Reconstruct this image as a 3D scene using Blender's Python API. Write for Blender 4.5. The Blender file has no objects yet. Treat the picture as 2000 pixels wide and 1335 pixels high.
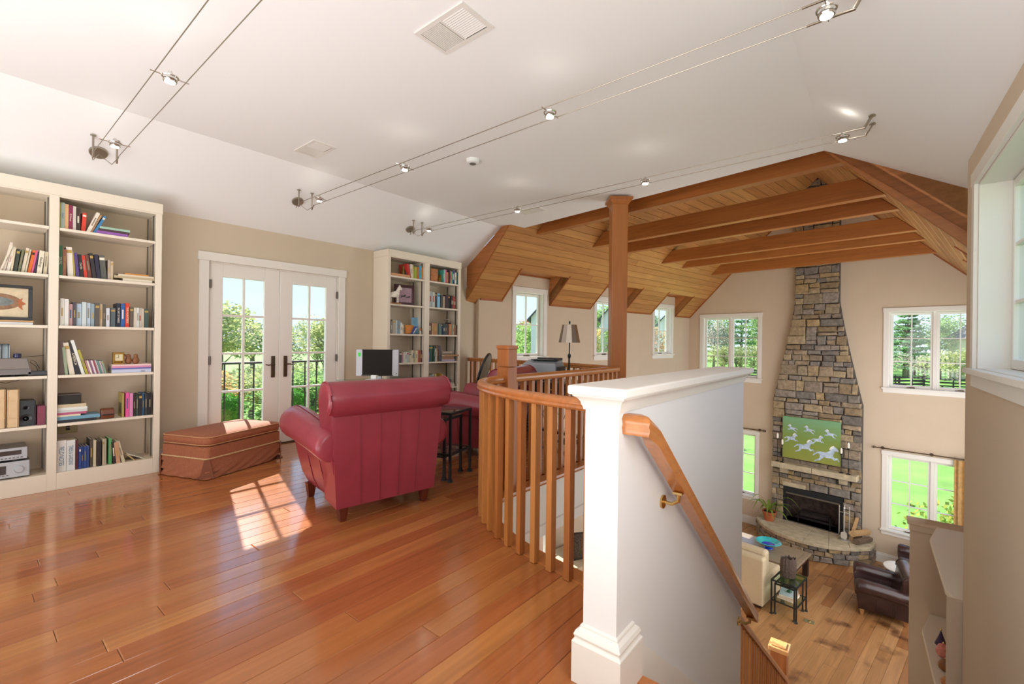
import bpy, bmesh, math, random
from math import sin, cos, pi, radians, sqrt, atan2
from mathutils import Vector, Matrix, Euler
random.seed(7)
S = bpy.context.scene
COL = S.collection
# ------------------------------------------------------------------ camera
YAW = radians(39.24); ROLL = radians(-.70); G = radians(8.93)
fwd = Vector((-sin(YAW), cos(YAW), 0)); r0 = Vector((cos(YAW), sin(YAW), 0)); u0 = Vector((0, 0, 1))
right = r0*cos(ROLL) - u0*sin(ROLL); upv = u0*cos(ROLL) + r0*sin(ROLL)
cam = bpy.data.cameras.new('camera'); cam.sensor_width = 36; cam.lens = 889/2000*36; cam.shift_y = -.0009
cam.clip_start = .05; cam.clip_end = 1000
co = bpy.data.objects.new('camera', cam); COL.objects.link(co)
m = Matrix((right, upv, -fwd)).transposed().to_4x4(); m.translation = (0, 0, 1.2); co.matrix_world = m
S.camera = co
# ------------------------------------------------------------------ view, world, sun, large lights
S.view_settings.view_transform = 'Standard'; S.view_settings.look = 'None'
S.view_settings.gamma = 1; S.view_settings.use_curve_mapping = False
S.view_settings.exposure = 0.56
W = bpy.data.worlds.new('world'); S.world = W; W.use_nodes = True
nt = W.node_tree; nt.nodes.clear()
tc = nt.nodes.new('ShaderNodeTexCoord'); sp = nt.nodes.new('ShaderNodeSeparateXYZ'); rp = nt.nodes.new('ShaderNodeValToRGB')
bg = nt.nodes.new('ShaderNodeBackground'); wo = nt.nodes.new('ShaderNodeOutputWorld')
nt.links.new(tc.outputs['Generated'], sp.inputs[0]); nt.links.new(sp.outputs['Z'], rp.inputs[0])
rp.color_ramp.elements[0].position = 0.0; rp.color_ramp.elements[0].color = (.50, .63, .74, 1)
rp.color_ramp.elements[1].position = .5; rp.color_ramp.elements[1].color = (.30, .50, .80, 1)
nt.links.new(rp.outputs[0], bg.inputs[0]); bg.inputs[1].default_value = 1.3; nt.links.new(bg.outputs[0], wo.inputs[0])
def light(kind, name, loc, power, color=(1, 1, 1), size=(1, 1), d=None, angle=None, radius=None):
    l = bpy.data.lights.new(name, kind); l.energy = power; l.color = color
    if kind == 'AREA': l.shape = 'RECTANGLE'; l.size, l.size_y = size
    if angle: l.angle = angle
    if radius is not None: l.shadow_soft_size = radius
    o = bpy.data.objects.new(name, l); COL.objects.link(o); o.location = loc
    if d is not None: o.rotation_euler = Vector(d).to_track_quat('-Z', 'Y').to_euler()
    return o
light('SUN', 'sun', (-20, 5, 20), 8.5, (1, .95, .86), d=(1, -.28, -.714), angle=.009)
LIB = light('AREA', 'rear_fill', (-3.4, -2.35, 1.4), 42, (.97, .985, 1), (3.6, 2.0), d=(-.25, 1, .15))  # added fill behind the camera; the south wall has no window
BNC = light('AREA', 'ceiling_bounce_fill', (-1.7, -1.0, .15), 84, (.97, .985, 1), (4.2, 1.8), d=(0, .14, 1))  # added upward fill that brightens the white ceiling
STF = light('AREA', 'stair_side_fill', (.42, .92, 1.35), 19, (.97, .985, 1), (.8, 1.2), d=(-1, .75, -.12))  # added fill beside the stair to brighten the half wall's right face
GR = light('AREA', 'great_room_fill', (-.30*cos(G)+8.6*sin(G), .30*sin(G)+8.6*cos(G), -.3), 138, (.98, .985, 1), (5.0, 4.2), d=(-cos(G), sin(G)+.1, .05))  # added fill panel inside the east wall, standing in for window daylight
LOW = light('AREA', 'lower_room_fill', (-2.5, -2.3, -1.7), 110, (1, .985, .96), (4.5, 2.0), d=(0, 1, 0))  # added fill under the loft, no source of its own there
# ------------------------------------------------------------------ materials
def srgb(h):
    if isinstance(h, (tuple, list)): return tuple(h)
    h = h.lstrip('#'); v = [int(h[i:i+2], 16)/255 for i in (0, 2, 4)]
    return tuple(c/12.92 if c <= .04045 else ((c+.055)/1.055)**2.4 for c in v)
MATS = {}
def mat(name, col, rough=.5, metal=0, noise=.0, nscale=20, bump=0, spec=.5, emit=0, coat=0, trans=0):
    if name in MATS: return MATS[name]
    c = srgb(col); M = bpy.data.materials.new(name); M.use_nodes = True; n = M.node_tree; b = n.nodes['Principled BSDF']
    b.inputs['Base Color'].default_value = (*c, 1); b.inputs['Roughness'].default_value = rough
    b.inputs['Metallic'].default_value = metal; b.inputs['Specular IOR Level'].default_value = spec
    b.inputs['Coat Weight'].default_value = coat
    if trans: b.inputs['Transmission Weight'].default_value = trans
    if noise or bump:
        g = n.nodes.new('ShaderNodeNewGeometry'); t = n.nodes.new('ShaderNodeTexNoise'); t.inputs['Scale'].default_value = nscale
        t.inputs['Detail'].default_value = 4; n.links.new(g.outputs['Position'], t.inputs['Vector'])
        if noise:
            r = n.nodes.new('ShaderNodeValToRGB'); r.color_ramp.elements[0].position = .3; r.color_ramp.elements[1].position = .7
            r.color_ramp.elements[0].color = (*[x*(1-noise) for x in c], 1); r.color_ramp.elements[1].color = (*[min(1, x*(1+noise)) for x in c], 1)
            n.links.new(t.outputs['Fac'], r.inputs[0]); n.links.new(r.outputs[0], b.inputs['Base Color'])
        if bump:
            bu = n.nodes.new('ShaderNodeBump'); bu.inputs['Strength'].default_value = bump; bu.inputs['Distance'].default_value = .01
            n.links.new(t.outputs['Fac'], bu.inputs['Height']); n.links.new(bu.outputs[0], b.inputs['Normal'])
    if emit:
        b.inputs['Emission Color'].default_value = (*c, 1); b.inputs['Emission Strength'].default_value = emit
    MATS[name] = M; return M
def wood(name, cols, rough=.3, ang=0.0, axis='Y', coat=0, grain=.35, stains=False, scale=1.0, rnd=True):
    """procedural boards: tone per piece (Object Info random) and grain stretched along an axis"""
    if name in MATS: return MATS[name]
    M = bpy.data.materials.new(name); M.use_nodes = True; n = M.node_tree; b = n.nodes['Principled BSDF']
    g = n.nodes.new('ShaderNodeNewGeometry'); vr = n.nodes.new('ShaderNodeVectorRotate'); vr.rotation_type = 'Z_AXIS'
    vr.inputs['Angle'].default_value = ang; n.links.new(g.outputs['Position'], vr.inputs['Vector'])
    oi = n.nodes.new('ShaderNodeObjectInfo')
    off = n.nodes.new('ShaderNodeVectorMath'); off.operation = 'MULTIPLY_ADD'
    cmb = n.nodes.new('ShaderNodeCombineXYZ')
    mu = n.nodes.new('ShaderNodeMath'); mu.operation = 'MULTIPLY'; mu.inputs[1].default_value = 37.0
    n.links.new(oi.outputs['Random'], mu.inputs[0])
    for i in range(3): n.links.new(mu.outputs[0], cmb.inputs[i])
    s = {'X': (1.4, 26, 26), 'Y': (26, 1.4, 26), 'Z': (26, 26, 1.4)}[axis]
    off.inputs[1].default_value = [x*scale for x in s]
    n.links.new(vr.outputs[0], off.inputs[0]); n.links.new(cmb.outputs[0], off.inputs[2])
    t = n.nodes.new('ShaderNodeTexNoise'); t.inputs['Scale'].default_value = 1; t.inputs['Detail'].default_value = 5; t.inputs['Distortion'].default_value = .8
    n.links.new(off.outputs[0], t.inputs['Vector'])
    rp = n.nodes.new('ShaderNodeValToRGB'); rp.color_ramp.interpolation = 'LINEAR'
    k = len(cols)
    while len(rp.color_ramp.elements) < k: rp.color_ramp.elements.new(.5)
    for i, c in enumerate(cols):
        e = rp.color_ramp.elements[i]; e.position = i/(k-1); e.color = (*srgb(c), 1)
    n.links.new(oi.outputs['Random'], rp.inputs[0])
    if not rnd: n.links.remove(rp.inputs[0].links[0]); rp.inputs[0].default_value = .5
    mp = n.nodes.new('ShaderNodeMapRange'); mp.inputs[1].default_value = .3; mp.inputs[2].default_value = .7
    mp.inputs[3].default_value = 1-grain; mp.inputs[4].default_value = 1+grain*.55
    n.links.new(t.outputs['Fac'], mp.inputs[0])
    mx = n.nodes.new('ShaderNodeVectorMath'); mx.operation = 'SCALE'
    n.links.new(rp.outputs[0], mx.inputs[0]); n.links.new(mp.outputs[0], mx.inputs['Scale'])
    out = mx.outputs[0]
    if stains:
        t2 = n.nodes.new('ShaderNodeTexNoise'); t2.inputs['Scale'].default_value = 2.3; t2.inputs['Detail'].default_value = 6
        n.links.new(g.outputs['Position'], t2.inputs['Vector'])
        r2 = n.nodes.new('ShaderNodeValToRGB'); r2.color_ramp.elements[0].position = .56; r2.color_ramp.elements[1].position = .68
        r2.color_ramp.elements[0].color = (1, 1, 1, 1); r2.color_ramp.elements[1].color = (.33, .25, .24, 1)
        n.links.new(t2.outputs['Fac'], r2.inputs[0])
        m2 = n.nodes.new('ShaderNodeVectorMath'); m2.operation = 'MULTIPLY'
        n.links.new(out, m2.inputs[0]); n.links.new(r2.outputs[0], m2.inputs[1]); out = m2.outputs[0]
    n.links.new(out, b.inputs['Base Color'])
    b.inputs['Roughness'].default_value = rough; b.inputs['Coat Weight'].default_value = coat; b.inputs['Coat Roughness'].default_value = .12
    bu = n.nodes.new('ShaderNodeBump'); bu.inputs['Strength'].default_value = .08; bu.inputs['Distance'].default_value = .002
    n.links.new(t.outputs['Fac'], bu.inputs['Height']); n.links.new(bu.outputs[0], b.inputs['Normal'])
    MATS[name] = M; return M
def glass(name, tint=(1, 1, 1), gl=.07):
    if name in MATS: return MATS[name]
    M = bpy.data.materials.new(name); M.use_nodes = True; n = M.node_tree; n.nodes.clear()
    o = n.nodes.new('ShaderNodeOutputMaterial'); t = n.nodes.new('ShaderNodeBsdfTransparent'); t.inputs[0].default_value = (*tint, 1)
    g = n.nodes.new('ShaderNodeBsdfGlossy'); g.inputs['Roughness'].default_value = .02; mx = n.nodes.new('ShaderNodeMixShader')
    lw = n.nodes.new('ShaderNodeLayerWeight'); lw.inputs['Blend'].default_value = .5
    pw = n.nodes.new('ShaderNodeMath'); pw.operation = 'POWER'; pw.inputs[1].default_value = 4
    ma = n.nodes.new('ShaderNodeMath'); ma.operation = 'MULTIPLY_ADD'; ma.inputs[1].default_value = .6; ma.inputs[2].default_value = gl*.5
    n.links.new(lw.outputs['Facing'], pw.inputs[0]); n.links.new(pw.outputs[0], ma.inputs[0]); n.links.new(ma.outputs[0], mx.inputs[0]); n.links.new(t.outputs[0], mx.inputs[1]); n.links.new(g.outputs[0], mx.inputs[2])
    n.links.new(mx.outputs[0], o.inputs[0]); MATS[name] = M; return M
def stone_mat(name, cols):
    M = bpy.data.materials.new(name); M.use_nodes = True; n = M.node_tree; b = n.nodes['Principled BSDF']
    oi = n.nodes.new('ShaderNodeObjectInfo'); g = n.nodes.new('ShaderNodeNewGeometry')
    rp = n.nodes.new('ShaderNodeValToRGB'); k = len(cols); rp.color_ramp.interpolation = 'CONSTANT'
    while len(rp.color_ramp.elements) < k: rp.color_ramp.elements.new(.5)
    for i, c in enumerate(cols):
        e = rp.color_ramp.elements[i]; e.position = i/k; e.color = (*srgb(c), 1)
    n.links.new(oi.outputs['Random'], rp.inputs[0])
    t = n.nodes.new('ShaderNodeTexNoise'); t.inputs['Scale'].default_value = 14; t.inputs['Detail'].default_value = 8; t.inputs['Roughness'].default_value = .7
    n.links.new(g.outputs['Position'], t.inputs['Vector'])
    mp = n.nodes.new('ShaderNodeMapRange'); mp.inputs[1].default_value = .3; mp.inputs[2].default_value = .72; mp.inputs[3].default_value = .55; mp.inputs[4].default_value = 1.5
    n.links.new(t.outputs['Fac'], mp.inputs[0])
    mx = n.nodes.new('ShaderNodeVectorMath'); mx.operation = 'SCALE'; n.links.new(rp.outputs[0], mx.inputs[0]); n.links.new(mp.outputs[0], mx.inputs['Scale'])
    n.links.new(mx.outputs[0], b.inputs['Base Color']); b.inputs['Roughness'].default_value = .9
    bu = n.nodes.new('ShaderNodeBump'); bu.inputs['Strength'].default_value = .6; bu.inputs['Distance'].default_value = .01
    n.links.new(t.outputs['Fac'], bu.inputs['Height']); n.links.new(bu.outputs[0], b.inputs['Normal']); MATS[name] = M; return M
def leafmat(name, c1, c2):
    M = bpy.data.materials.new(name); M.use_nodes = True; n = M.node_tree; b = n.nodes['Principled BSDF']
    g = n.nodes.new('ShaderNodeNewGeometry'); rp = n.nodes.new('ShaderNodeValToRGB')
    rp.color_ramp.elements[0].color = (*srgb(c1), 1); rp.color_ramp.elements[1].color = (*srgb(c2), 1)
    n.links.new(g.outputs['Random Per Island'], rp.inputs[0]); n.links.new(rp.outputs[0], b.inputs['Base Color'])
    b.inputs['Roughness'].default_value = .7; b.inputs['Specular IOR Level'].default_value = .2
    tl = n.nodes.new('ShaderNodeBsdfTranslucent'); ms = n.nodes.new('ShaderNodeMixShader'); ms.inputs[0].default_value = .5
    n.links.new(rp.outputs[0], tl.inputs[0]); n.links.new(b.outputs[0], ms.inputs[1]); n.links.new(tl.outputs[0], ms.inputs[2]); n.links.new(ms.outputs[0], n.nodes['Material Output'].inputs[0])
    MATS[name] = M; return M

WALL = mat('wall_paint', '#cbbda6', .75, noise=.02, nscale=3)
WALLG = mat('wall_paint_great_room', '#cdbba4', .75, noise=.02, nscale=3)
TRIM = mat('white_trim_paint', '#e6e3dc', .38)
HALFW = mat('white_wall_paint', '#e2e3e3', .55)
CASE = mat('bookcase_paint', '#e5dccb', .45)
CASEIN = mat('bookcase_inside_paint', '#d8c7b0', .6)
CEIL = mat('ceiling_paint', '#eeeff0', .85)
FLOORW = wood('cherry_floor', ['#9c5830', '#a86236', '#af6d3c', '#a05c32', '#a96838', '#b67842'], .17, coat=.6, grain=.2, axis='Y')
LOWW = wood('reclaimed_floor', ['#a27446', '#b98a5a', '#9c683c', '#c09464', '#ad7c4c'], .4, ang=G, coat=.1, grain=.2, stains=True)
CEILW = wood('fir_ceiling_boards', ['#ae7740', '#c0894b', '#a8713c', '#b88048', '#c69254'], .45, ang=G, grain=.2)
BEAMW = wood('beam_timber', ['#a8672f', '#b57438', '#a0602b'], .42, ang=G, axis='X', grain=.22)
RAILW = wood('rail_cherry', ['#c07c42', '#b8713a'], .3, coat=.4, grain=.2, axis='Y')
BALW = wood('baluster_cherry', ['#a96630', '#b57439', '#c08143'], .42, coat=.08, grain=.22, axis='Z')
POSTW = wood('post_cherry', ['#a8622e', '#b06c34'], .42, coat=.1, grain=.15, axis='Z')
GLASS = glass('window_glass'); TGLASS = glass('table_glass', (.82, .93, .88), .12)
STONE = stone_mat('fieldstone', ['#84776a', '#8d7f6a', '#767069', '#9a8769', '#6c665f', '#8a7c6a', '#a39275', '#7c756d', '#86745a', '#978670', '#8c8278', '#a08a66'])
SLAB = mat('sandstone_slab', '#b8ab90', .85, noise=.2, nscale=9, bump=.4)
MORTAR = mat('mortar', '#57504a', .95, noise=.2, nscale=30)
BLACKM = mat('blackened_iron', '#26282a', .45, .6)
IRON = mat('dark_pewter_iron', '#35393a', .4, .7)
NICKEL = mat('satin_nickel', '#a79f92', .3, 1)
CHROME = mat('polished_steel', '#d8d6d2', .15, 1)
BRASS = mat('polished_brass', '#d2b173', .2, 1)
BRONZE = mat('aged_bronze', '#6b5c4c', .35, .9)
HINGE = mat('hinge_steel', '#77726a', .4, .8)
REDL = mat('red_leather', '#8e3240', .36, noise=.08, nscale=7, bump=.06, coat=.15)
SEAML = mat('red_leather_seam', '#70222e', .5)
DARKL = mat('dark_brown_leather', '#3a2624', .3, noise=.2, nscale=8, coat=.2)
DARKS = mat('dark_leather_seam', '#1d1211', .5)
LEG = mat('stained_chair_leg', '#5e2718', .35, noise=.15, nscale=30)
LEGL = mat('light_chair_leg', '#a7774a', .4)
# ------------------------------------------------------------------ mesh helpers
class MB:
    def __init__(s): s.v = []; s.f = []
    def add(s, vs, fs, M=None):
        o = len(s.v)
        s.v += [tuple(M @ Vector(p)) if M else tuple(p) for p in vs]; s.f += [tuple(i+o for i in f) for f in fs]; return s
    def box(s, x0, y0, z0, x1, y1, z1, M=None):
        vs = [(x, y, z) for z in (z0, z1) for y in (y0, y1) for x in (x0, x1)]
        return s.add(vs, [(0, 2, 3, 1), (4, 5, 7, 6), (0, 1, 5, 4), (2, 6, 7, 3), (0, 4, 6, 2), (1, 3, 7, 5)], M)
    def prism(s, pts, h, M=None):           # polygon pts (3D tuples) extruded by vector h
        n = len(pts); h = Vector(h); a = [Vector(p) for p in pts]
        nv = (a[1]-a[0]).cross(a[2]-a[0])
        if nv.dot(h) > 0: a = a[::-1]
        vs = a + [p+h for p in a]
        return s.add(vs, [tuple(range(n)), tuple(range(2*n-1, n-1, -1))] + [(i, n+i, n+(i+1) % n, (i+1) % n)[::-1] if False else ((i+1) % n, i, n+i, n+(i+1) % n) for i in range(n)], M)
    def lathe(s, prof, seg=24, M=None, cx=0, cy=0):
        vs = []; fs = []; k = len(prof)
        for r, z in prof:
            for j in range(seg): t = 2*pi*j/seg; vs.append((cx+r*cos(t), cy+r*sin(t), z))
        for i in range(k-1):
            for j in range(seg): a = i*seg+j; b = i*seg+(j+1) % seg; fs.append((a, b, b+seg, a+seg))
        fs.append(tuple(range(seg-1, -1, -1))); fs.append(tuple((k-1)*seg+j for j in range(seg)))
        return s.add(vs, fs, M)
    def cyl(s, p0, p1, r, seg=12, r2=None):
        return s.tube([p0, p1], r if r2 is None else [r, r2], seg)
    def tube(s, path, r, seg=8, closed=False):
        P = [Vector(p) for p in path]; n = len(P); rs = r if isinstance(r, (list, tuple)) else [r]*n
        rings = []; ref = None
        for i, p in enumerate(P):
            if closed: t = (P[(i+1) % n]-P[i-1])
            else: t = P[min(i+1, n-1)]-P[max(i-1, 0)]
            t.normalize()
            if ref is None:
                ref = Vector((0, 0, 1)) if abs(t.z) < .9 else Vector((1, 0, 0))
            a = t.cross(ref)
            if a.length < 1e-5: a = t.orthogonal()
            a.normalize(); b = t.cross(a).normalized(); ref = -b if False else ref
            rings.append([tuple(p+(a*cos(2*pi*k/seg)+b*sin(2*pi*k/seg))*rs[i]) for k in range(seg)])
        return s.loft(rings, closed=closed)
    def loft(s, rings, closed=False, cap=True):
        n = len(rings[0]); vs = [p for r in rings for p in r]; fs = []; k = len(rings)
        for i in range(k if closed else k-1):
            for j in range(n):
                a = i*n+j; b = i*n+(j+1) % n; c = ((i+1) % k)*n+(j+1) % n; d = ((i+1) % k)*n+j
                fs.append((a, b, c, d))
        if cap and not closed: fs.append(tuple(range(n-1, -1, -1))); fs.append(tuple((k-1)*n+j for j in range(n)))
        return s.add(vs, fs)
    def sweep(s, prof, path, cap=True):      # profile (side, up) swept along xy path with z
        P = [Vector(p) for p in path]; n = len(P); rings = []
        for i, p in enumerate(P):
            t = P[min(i+1, n-1)]-P[max(i-1, 0)]; t.z = 0; t.normalize(); sd = Vector((t.y, -t.x, 0))
            rings.append([tuple(p+sd*a+Vector((0, 0, b))) for a, b in prof])
        return s.loft(rings, cap=cap)
    def mesh(s, name, m=None, smooth=False):
        me = bpy.data.meshes.new(name); me.from_pydata(s.v, [], s.f)
        b = bmesh.new(); b.from_mesh(me); bmesh.ops.recalc_face_normals(b, faces=b.faces); b.to_mesh(me); b.free()
        if smooth:
            for p in me.polygons: p.use_smooth = True
            try: me.set_sharp_from_angle(angle=radians(smooth if smooth > 1 else 40))
            except Exception: pass
        if m: me.materials.append(m)
        return me
def link(name, me, parent=None, loc=None, rot=None, scale=None):
    o = bpy.data.objects.new(name, me); COL.objects.link(o)
    if parent: o.parent = parent
    if loc is not None: o.location = loc
    if rot is not None: o.rotation_euler = rot
    if scale is not None: o.scale = scale
    return o
def obj(name, mb, m, parent=None, smooth=False, bevel=0, **k):
    o = link(name, mb.mesh(name, m, smooth), parent, **k)
    if bevel:
        md = o.modifiers.new('bevel', 'BEVEL'); md.width = bevel; md.segments = 2 if bevel > .004 else 1; md.limit_method = 'ANGLE'
    return o
def tag(o, label=None, cat=None, group=None, kind=None):
    if label: o['label'] = label
    if cat: o['category'] = cat
    if group: o['group'] = group
    if kind: o['kind'] = kind
    return o
def thing(name, label, cat, loc=(0, 0, 0), rz=0, group=None):
    o = bpy.data.objects.new(name, None); COL.objects.link(o); o.location = loc; o.rotation_euler = (0, 0, rz)
    o.empty_display_size = .1
    return tag(o, label, cat, group)
def struct(name, mb, m, **k):
    o = obj(name, mb, m, **k)
    if not k.get('parent'): o['kind'] = 'structure'
    return o
def subd(o, lv=2):
    md = o.modifiers.new('subd', 'SUBSURF'); md.levels = lv; md.render_levels = lv
    for p in o.data.polygons: p.use_smooth = True
    return o
def dup_tree(root, loc, rz):
    r = root.copy(); COL.objects.link(r); r.location = loc; r.rotation_euler = (0, 0, rz)
    for ch in root.children:
        c = ch.copy(); COL.objects.link(c); c.parent = r
        for g in ch.children:
            d = g.copy(); COL.objects.link(d); d.parent = c
    return r
def text(s, size, m, parent, loc, rot, depth=.0006, name='lettering', sx=1):
    cu = bpy.data.curves.new(name, 'FONT'); cu.body = s; cu.size = size; cu.extrude = depth; cu.align_x = 'CENTER'; cu.align_y = 'CENTER'
    to = bpy.data.objects.new('tmp', cu); COL.objects.link(to)
    me = bpy.data.meshes.new_from_object(to.evaluated_get(bpy.context.evaluated_depsgraph_get()))
    bpy.data.objects.remove(to); me.materials.clear(); me.materials.append(m)
    return link(name, me, parent, loc, rot, (sx, 1, 1))
GZ = (0, 0, -G)                       # rotation of everything laid out in the great room's own (a, b, z) frame
def gw(a, b, z=0): return Vector((a*cos(G)+b*sin(G), -a*sin(G)+b*cos(G), z))
def tiles(us, vs, holes):
    """split a rectangle into cells that avoid the holes"""
    U = sorted(set(list(us)+[h[0] for h in holes]+[h[1] for h in holes])); V = sorted(set(list(vs)+[h[2] for h in holes]+[h[3] for h in holes]))
    U = [u for u in U if us[0] <= u <= us[1]]; V = [v for v in V if vs[0] <= v <= vs[1]]; out = []
    for i in range(len(U)-1):
        run = None
        for j in range(len(V)-1):
            cu, cv = (U[i]+U[i+1])/2, (V[j]+V[j+1])/2
            if any(h[0] < cu < h[1] and h[2] < cv < h[3] for h in holes):
                if run: out.append(run); run = None
            else: run = (U[i], U[i+1], run[2] if run else V[j], V[j+1])
        if run: out.append(run)
    return out
def wallmb(u0, u1, v0, v1, holes, y0, y1):
    b = MB()
    for a, c, d, e in tiles((u0, u1), (v0, v1), holes): b.box(a, y0, d, c, y1, e)
    return b
LZ = -3.19
# ------------------------------------------------------------------ library shell
XW = -5.30
DOOR = (1.625, 3.03, 0.0, 1.972)
# west wall: local x = world Y, local y = outward (-X)
RW90 = (0, 0, pi/2)
struct('wall_west', wallmb(-2.5, 5.55, -.45, 2.5, [DOOR], 0, .2), WALL, loc=(XW, 0, 0), rot=RW90)
struct('wall_west', wallmb(-2.5, 5.55, LZ, -.45, [], 0, .2), WALL, loc=(XW, 0, 0), rot=RW90)
struct('wall_south', MB().box(XW-.2, -2.7, LZ, .9, -2.5, 3.1), WALL)
# east wall of the stair, slightly splayed; local x = -Y, local y = outward (+X)
RWR = (0, 0, -pi/2+.024)
RWIN = (-3.72, -2.0, 1.075, 2.14)
def rwl(u, y, z): # local -> world
    a = RWR[2]; return Vector((u*cos(a)-y*sin(a)+.505, u*sin(a)+y*cos(a), z))
RWO = (.505*cos(.024), .505*sin(.024)*0, 0)
struct('wall_east', wallmb(-4.09, 2.6, LZ, 2.385, [RWIN], 0, .24), WALLG, loc=(.505, 0, 0), rot=RWR)
# ceiling: flat panel with a slope down to each knee wall, cut off along the great room
B0 = 4.68
def yb(x, b=B0): return (b - x*sin(G))/cos(G)
cb = MB()
XL, XR, ZF, ZK = -4.45, -.42, 2.90, 2.385
cb.prism([(XL, -2.5, ZF), (XR+.06, -2.5, ZF), (XR, yb(XR), ZF), (XL, yb(XL), ZF)], (0, 0, .1))
cb.prism([(XW-.05, -2.5, ZK-.03), (XL, -2.5, ZF), (XL, yb(XL, 4.40), ZF), (XW-.05, yb(XW, 4.40), ZK-.03)], (0, 0, .1))
cb.prism([(XR+.06, -2.5, ZF), (.80, -2.5, 2.181), (.66, yb(.66), 2.23), (XR, yb(XR), ZF)], (0, 0, .1))
struct('ceiling', cb, CEIL)
# ------------------------------------------------------------------ loft floor
RAILP = [(-.80, 1.93), (-1.0, 1.945), (-1.2, 1.965), (-1.38, 1.99), (-1.55, 2.022), (-1.72, 2.07), (-1.88, 2.133), (-2.02, 2.21), (-2.14, 2.30), (-2.24, 2.405), (-2.31, 2.52), (-2.35, 2.64), (-2.365, 2.76), (-2.365, 2.88)]
RAILP2 = [(-2.365, 2.88), (-2.36, 3.3), (-2.355, 3.8), (-2.36, 4.3), (-2.38, 4.85)]
def interp(path, step):
    P = [Vector((*p, 0)) if len(p) == 2 else Vector(p) for p in path]; out = [P[0].copy()]; acc = 0
    L = sum((P[i+1]-P[i]).length for i in range(len(P)-1)); n = max(1, round(L/step)); st = L/n; need = st
    for i in range(len(P)-1):
        d = P[i+1]-P[i]; l = d.length; pos = 0
        while need - acc <= l - pos + 1e-9 and len(out) < n+1:
            pos += need-acc; acc = 0; out.append(P[i]+d*(pos/l))
        acc += l-pos
    return out
def edgeY(x):
    """Y where the loft floor ends for a board at x"""
    if x > -.70: return 1.56 if x > -.69 else 1.99
    if x > -.80: return 2.02
    if x < -2.40: return None
    for i in range(len(RAILP)-1):
        (xa, ya), (xb, yb_) = RAILP[i], RAILP[i+1]
        if xb <= x <= xa and xa > xb: return ya+(yb_-ya)*(x-xa)/(xb-xa)+.05
    return 2.8
floor = MB()
def great_edge(x): return yb(x, 4.52)
BACKP = [(-5.28, 5.36), (-4.9, 5.32), (-4.5, 5.28), (-4.1, 5.24), (-3.7, 5.20), (-3.35, 5.14), (-3.0, 5.05), (-2.7, 4.96), (-2.46, 4.88)]
def loftEnd(x):
    for i in range(len(BACKP)-1):
        (xa, ya), (xb, yb_) = BACKP[i], BACKP[i+1]
        if xa <= x <= xb: return ya+(yb_-ya)*(x-xa)/(xb-xa)+.04
    return 5.30
xs = [XW-.1+.1*i for i in range(62)]
for x in xs:
    xm = x+.05; y1 = edgeY(xm)
    if x > .5: continue
    if y1 is None: y1 = loftEnd(xm)
    floor.box(x, -2.5, -.30, x+.1, y1-.015, -.022)
FL = struct('floor', floor, mat('subfloor', '#6d3e20', .8))
plank = MB(); c_ = .004
plank.add([(0, 0, -.02), (1, 0, -.02), (1, 1, -.02), (0, 1, -.02), (0, 0, -.003), (1, 0, -.003), (1, 1, -.003), (0, 1, -.003),
           (.018, .002, 0), (.982, .002, 0), (.982, .998, 0), (.018, .998, 0)],
          [(3, 2, 1, 0), (0, 1, 5, 4), (1, 2, 6, 5), (2, 3, 7, 6), (3, 0, 4, 7), (4, 5, 9, 8), (5, 6, 10, 9), (6, 7, 11, 10), (7, 4, 8, 11), (8, 9, 10, 11)])
PLK = plank.mesh('plank', FLOORW)
pw = .112; x = XW; cnt = 0
rr = random.Random(3)
while x < .5:
    xm = x+pw/2; y1 = edgeY(xm)
    y1 = loftEnd(xm) if y1 is None else y1
    y0 = -.9 if x > -3.3 else -1.6
    y0 = max(y0, -.9 - max(0, (-x-2.2))*.3)
    y = y0 - rr.uniform(0, 1.2)
    while y < y1-.02:
        L = rr.uniform(1.1, 2.6); e = min(y+L, y1)
        if y1-e < .35: e = y1
        if e-y > .02: link('floor_plank', PLK, FL, loc=(x+.001, y, 0), scale=(pw-.0012, e-y-.0012, 1)); cnt += 1
        y = e
    x += pw
# curved nosing board along the opening and the great-room edge
nose = MB()
pr = [(-.05, .004), (.055, .004), (.062, -.012), (.055, -.03), (-.05, -.03)]
def off(path, d):
    P = [Vector((*p, 0)) for p in path]; out = []
    for i, p in enumerate(P):
        t = P[min(i+1, len(P)-1)]-P[max(i-1, 0)]; t.normalize(); out.append(p+Vector((t.y, -t.x, 0))*d)
    return out
OPEN = RAILP+RAILP2[1:]
nose.sweep(pr, off(OPEN, .06)); nose.sweep([(-a, b) for a, b in pr], off(BACKP, -.01))
nose.box(-.69, 1.53, -.03, .47, 1.575, .004)
tag(obj('trim_1', nose, RAILW, smooth=True), kind='structure')
skirt = MB()
skirt.sweep([(0, -.02), (.012, -.02), (.012, -.46), (0, -.46)], off(OPEN, .10))
skirt.sweep([(.012, -.36), (.026, -.37), (.026, -.46), (.012, -.46)], off(OPEN, .10))
skirt.sweep([(0, -.02), (-.012, -.02), (-.012, -.46), (0, -.46)], off(BACKP, -.04))
tag(obj('trim_2', skirt, TRIM, smooth=True), kind='structure')
sof = MB()
for x in xs:
    xm = x+.05; y1 = edgeY(xm)
    if x > .4: continue
    if y1 is None: y1 = loftEnd(xm)
    sof.box(x, -2.5, -.46, x+.1, y1+.02, -.30)
struct('ceiling', sof, CEIL)
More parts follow.
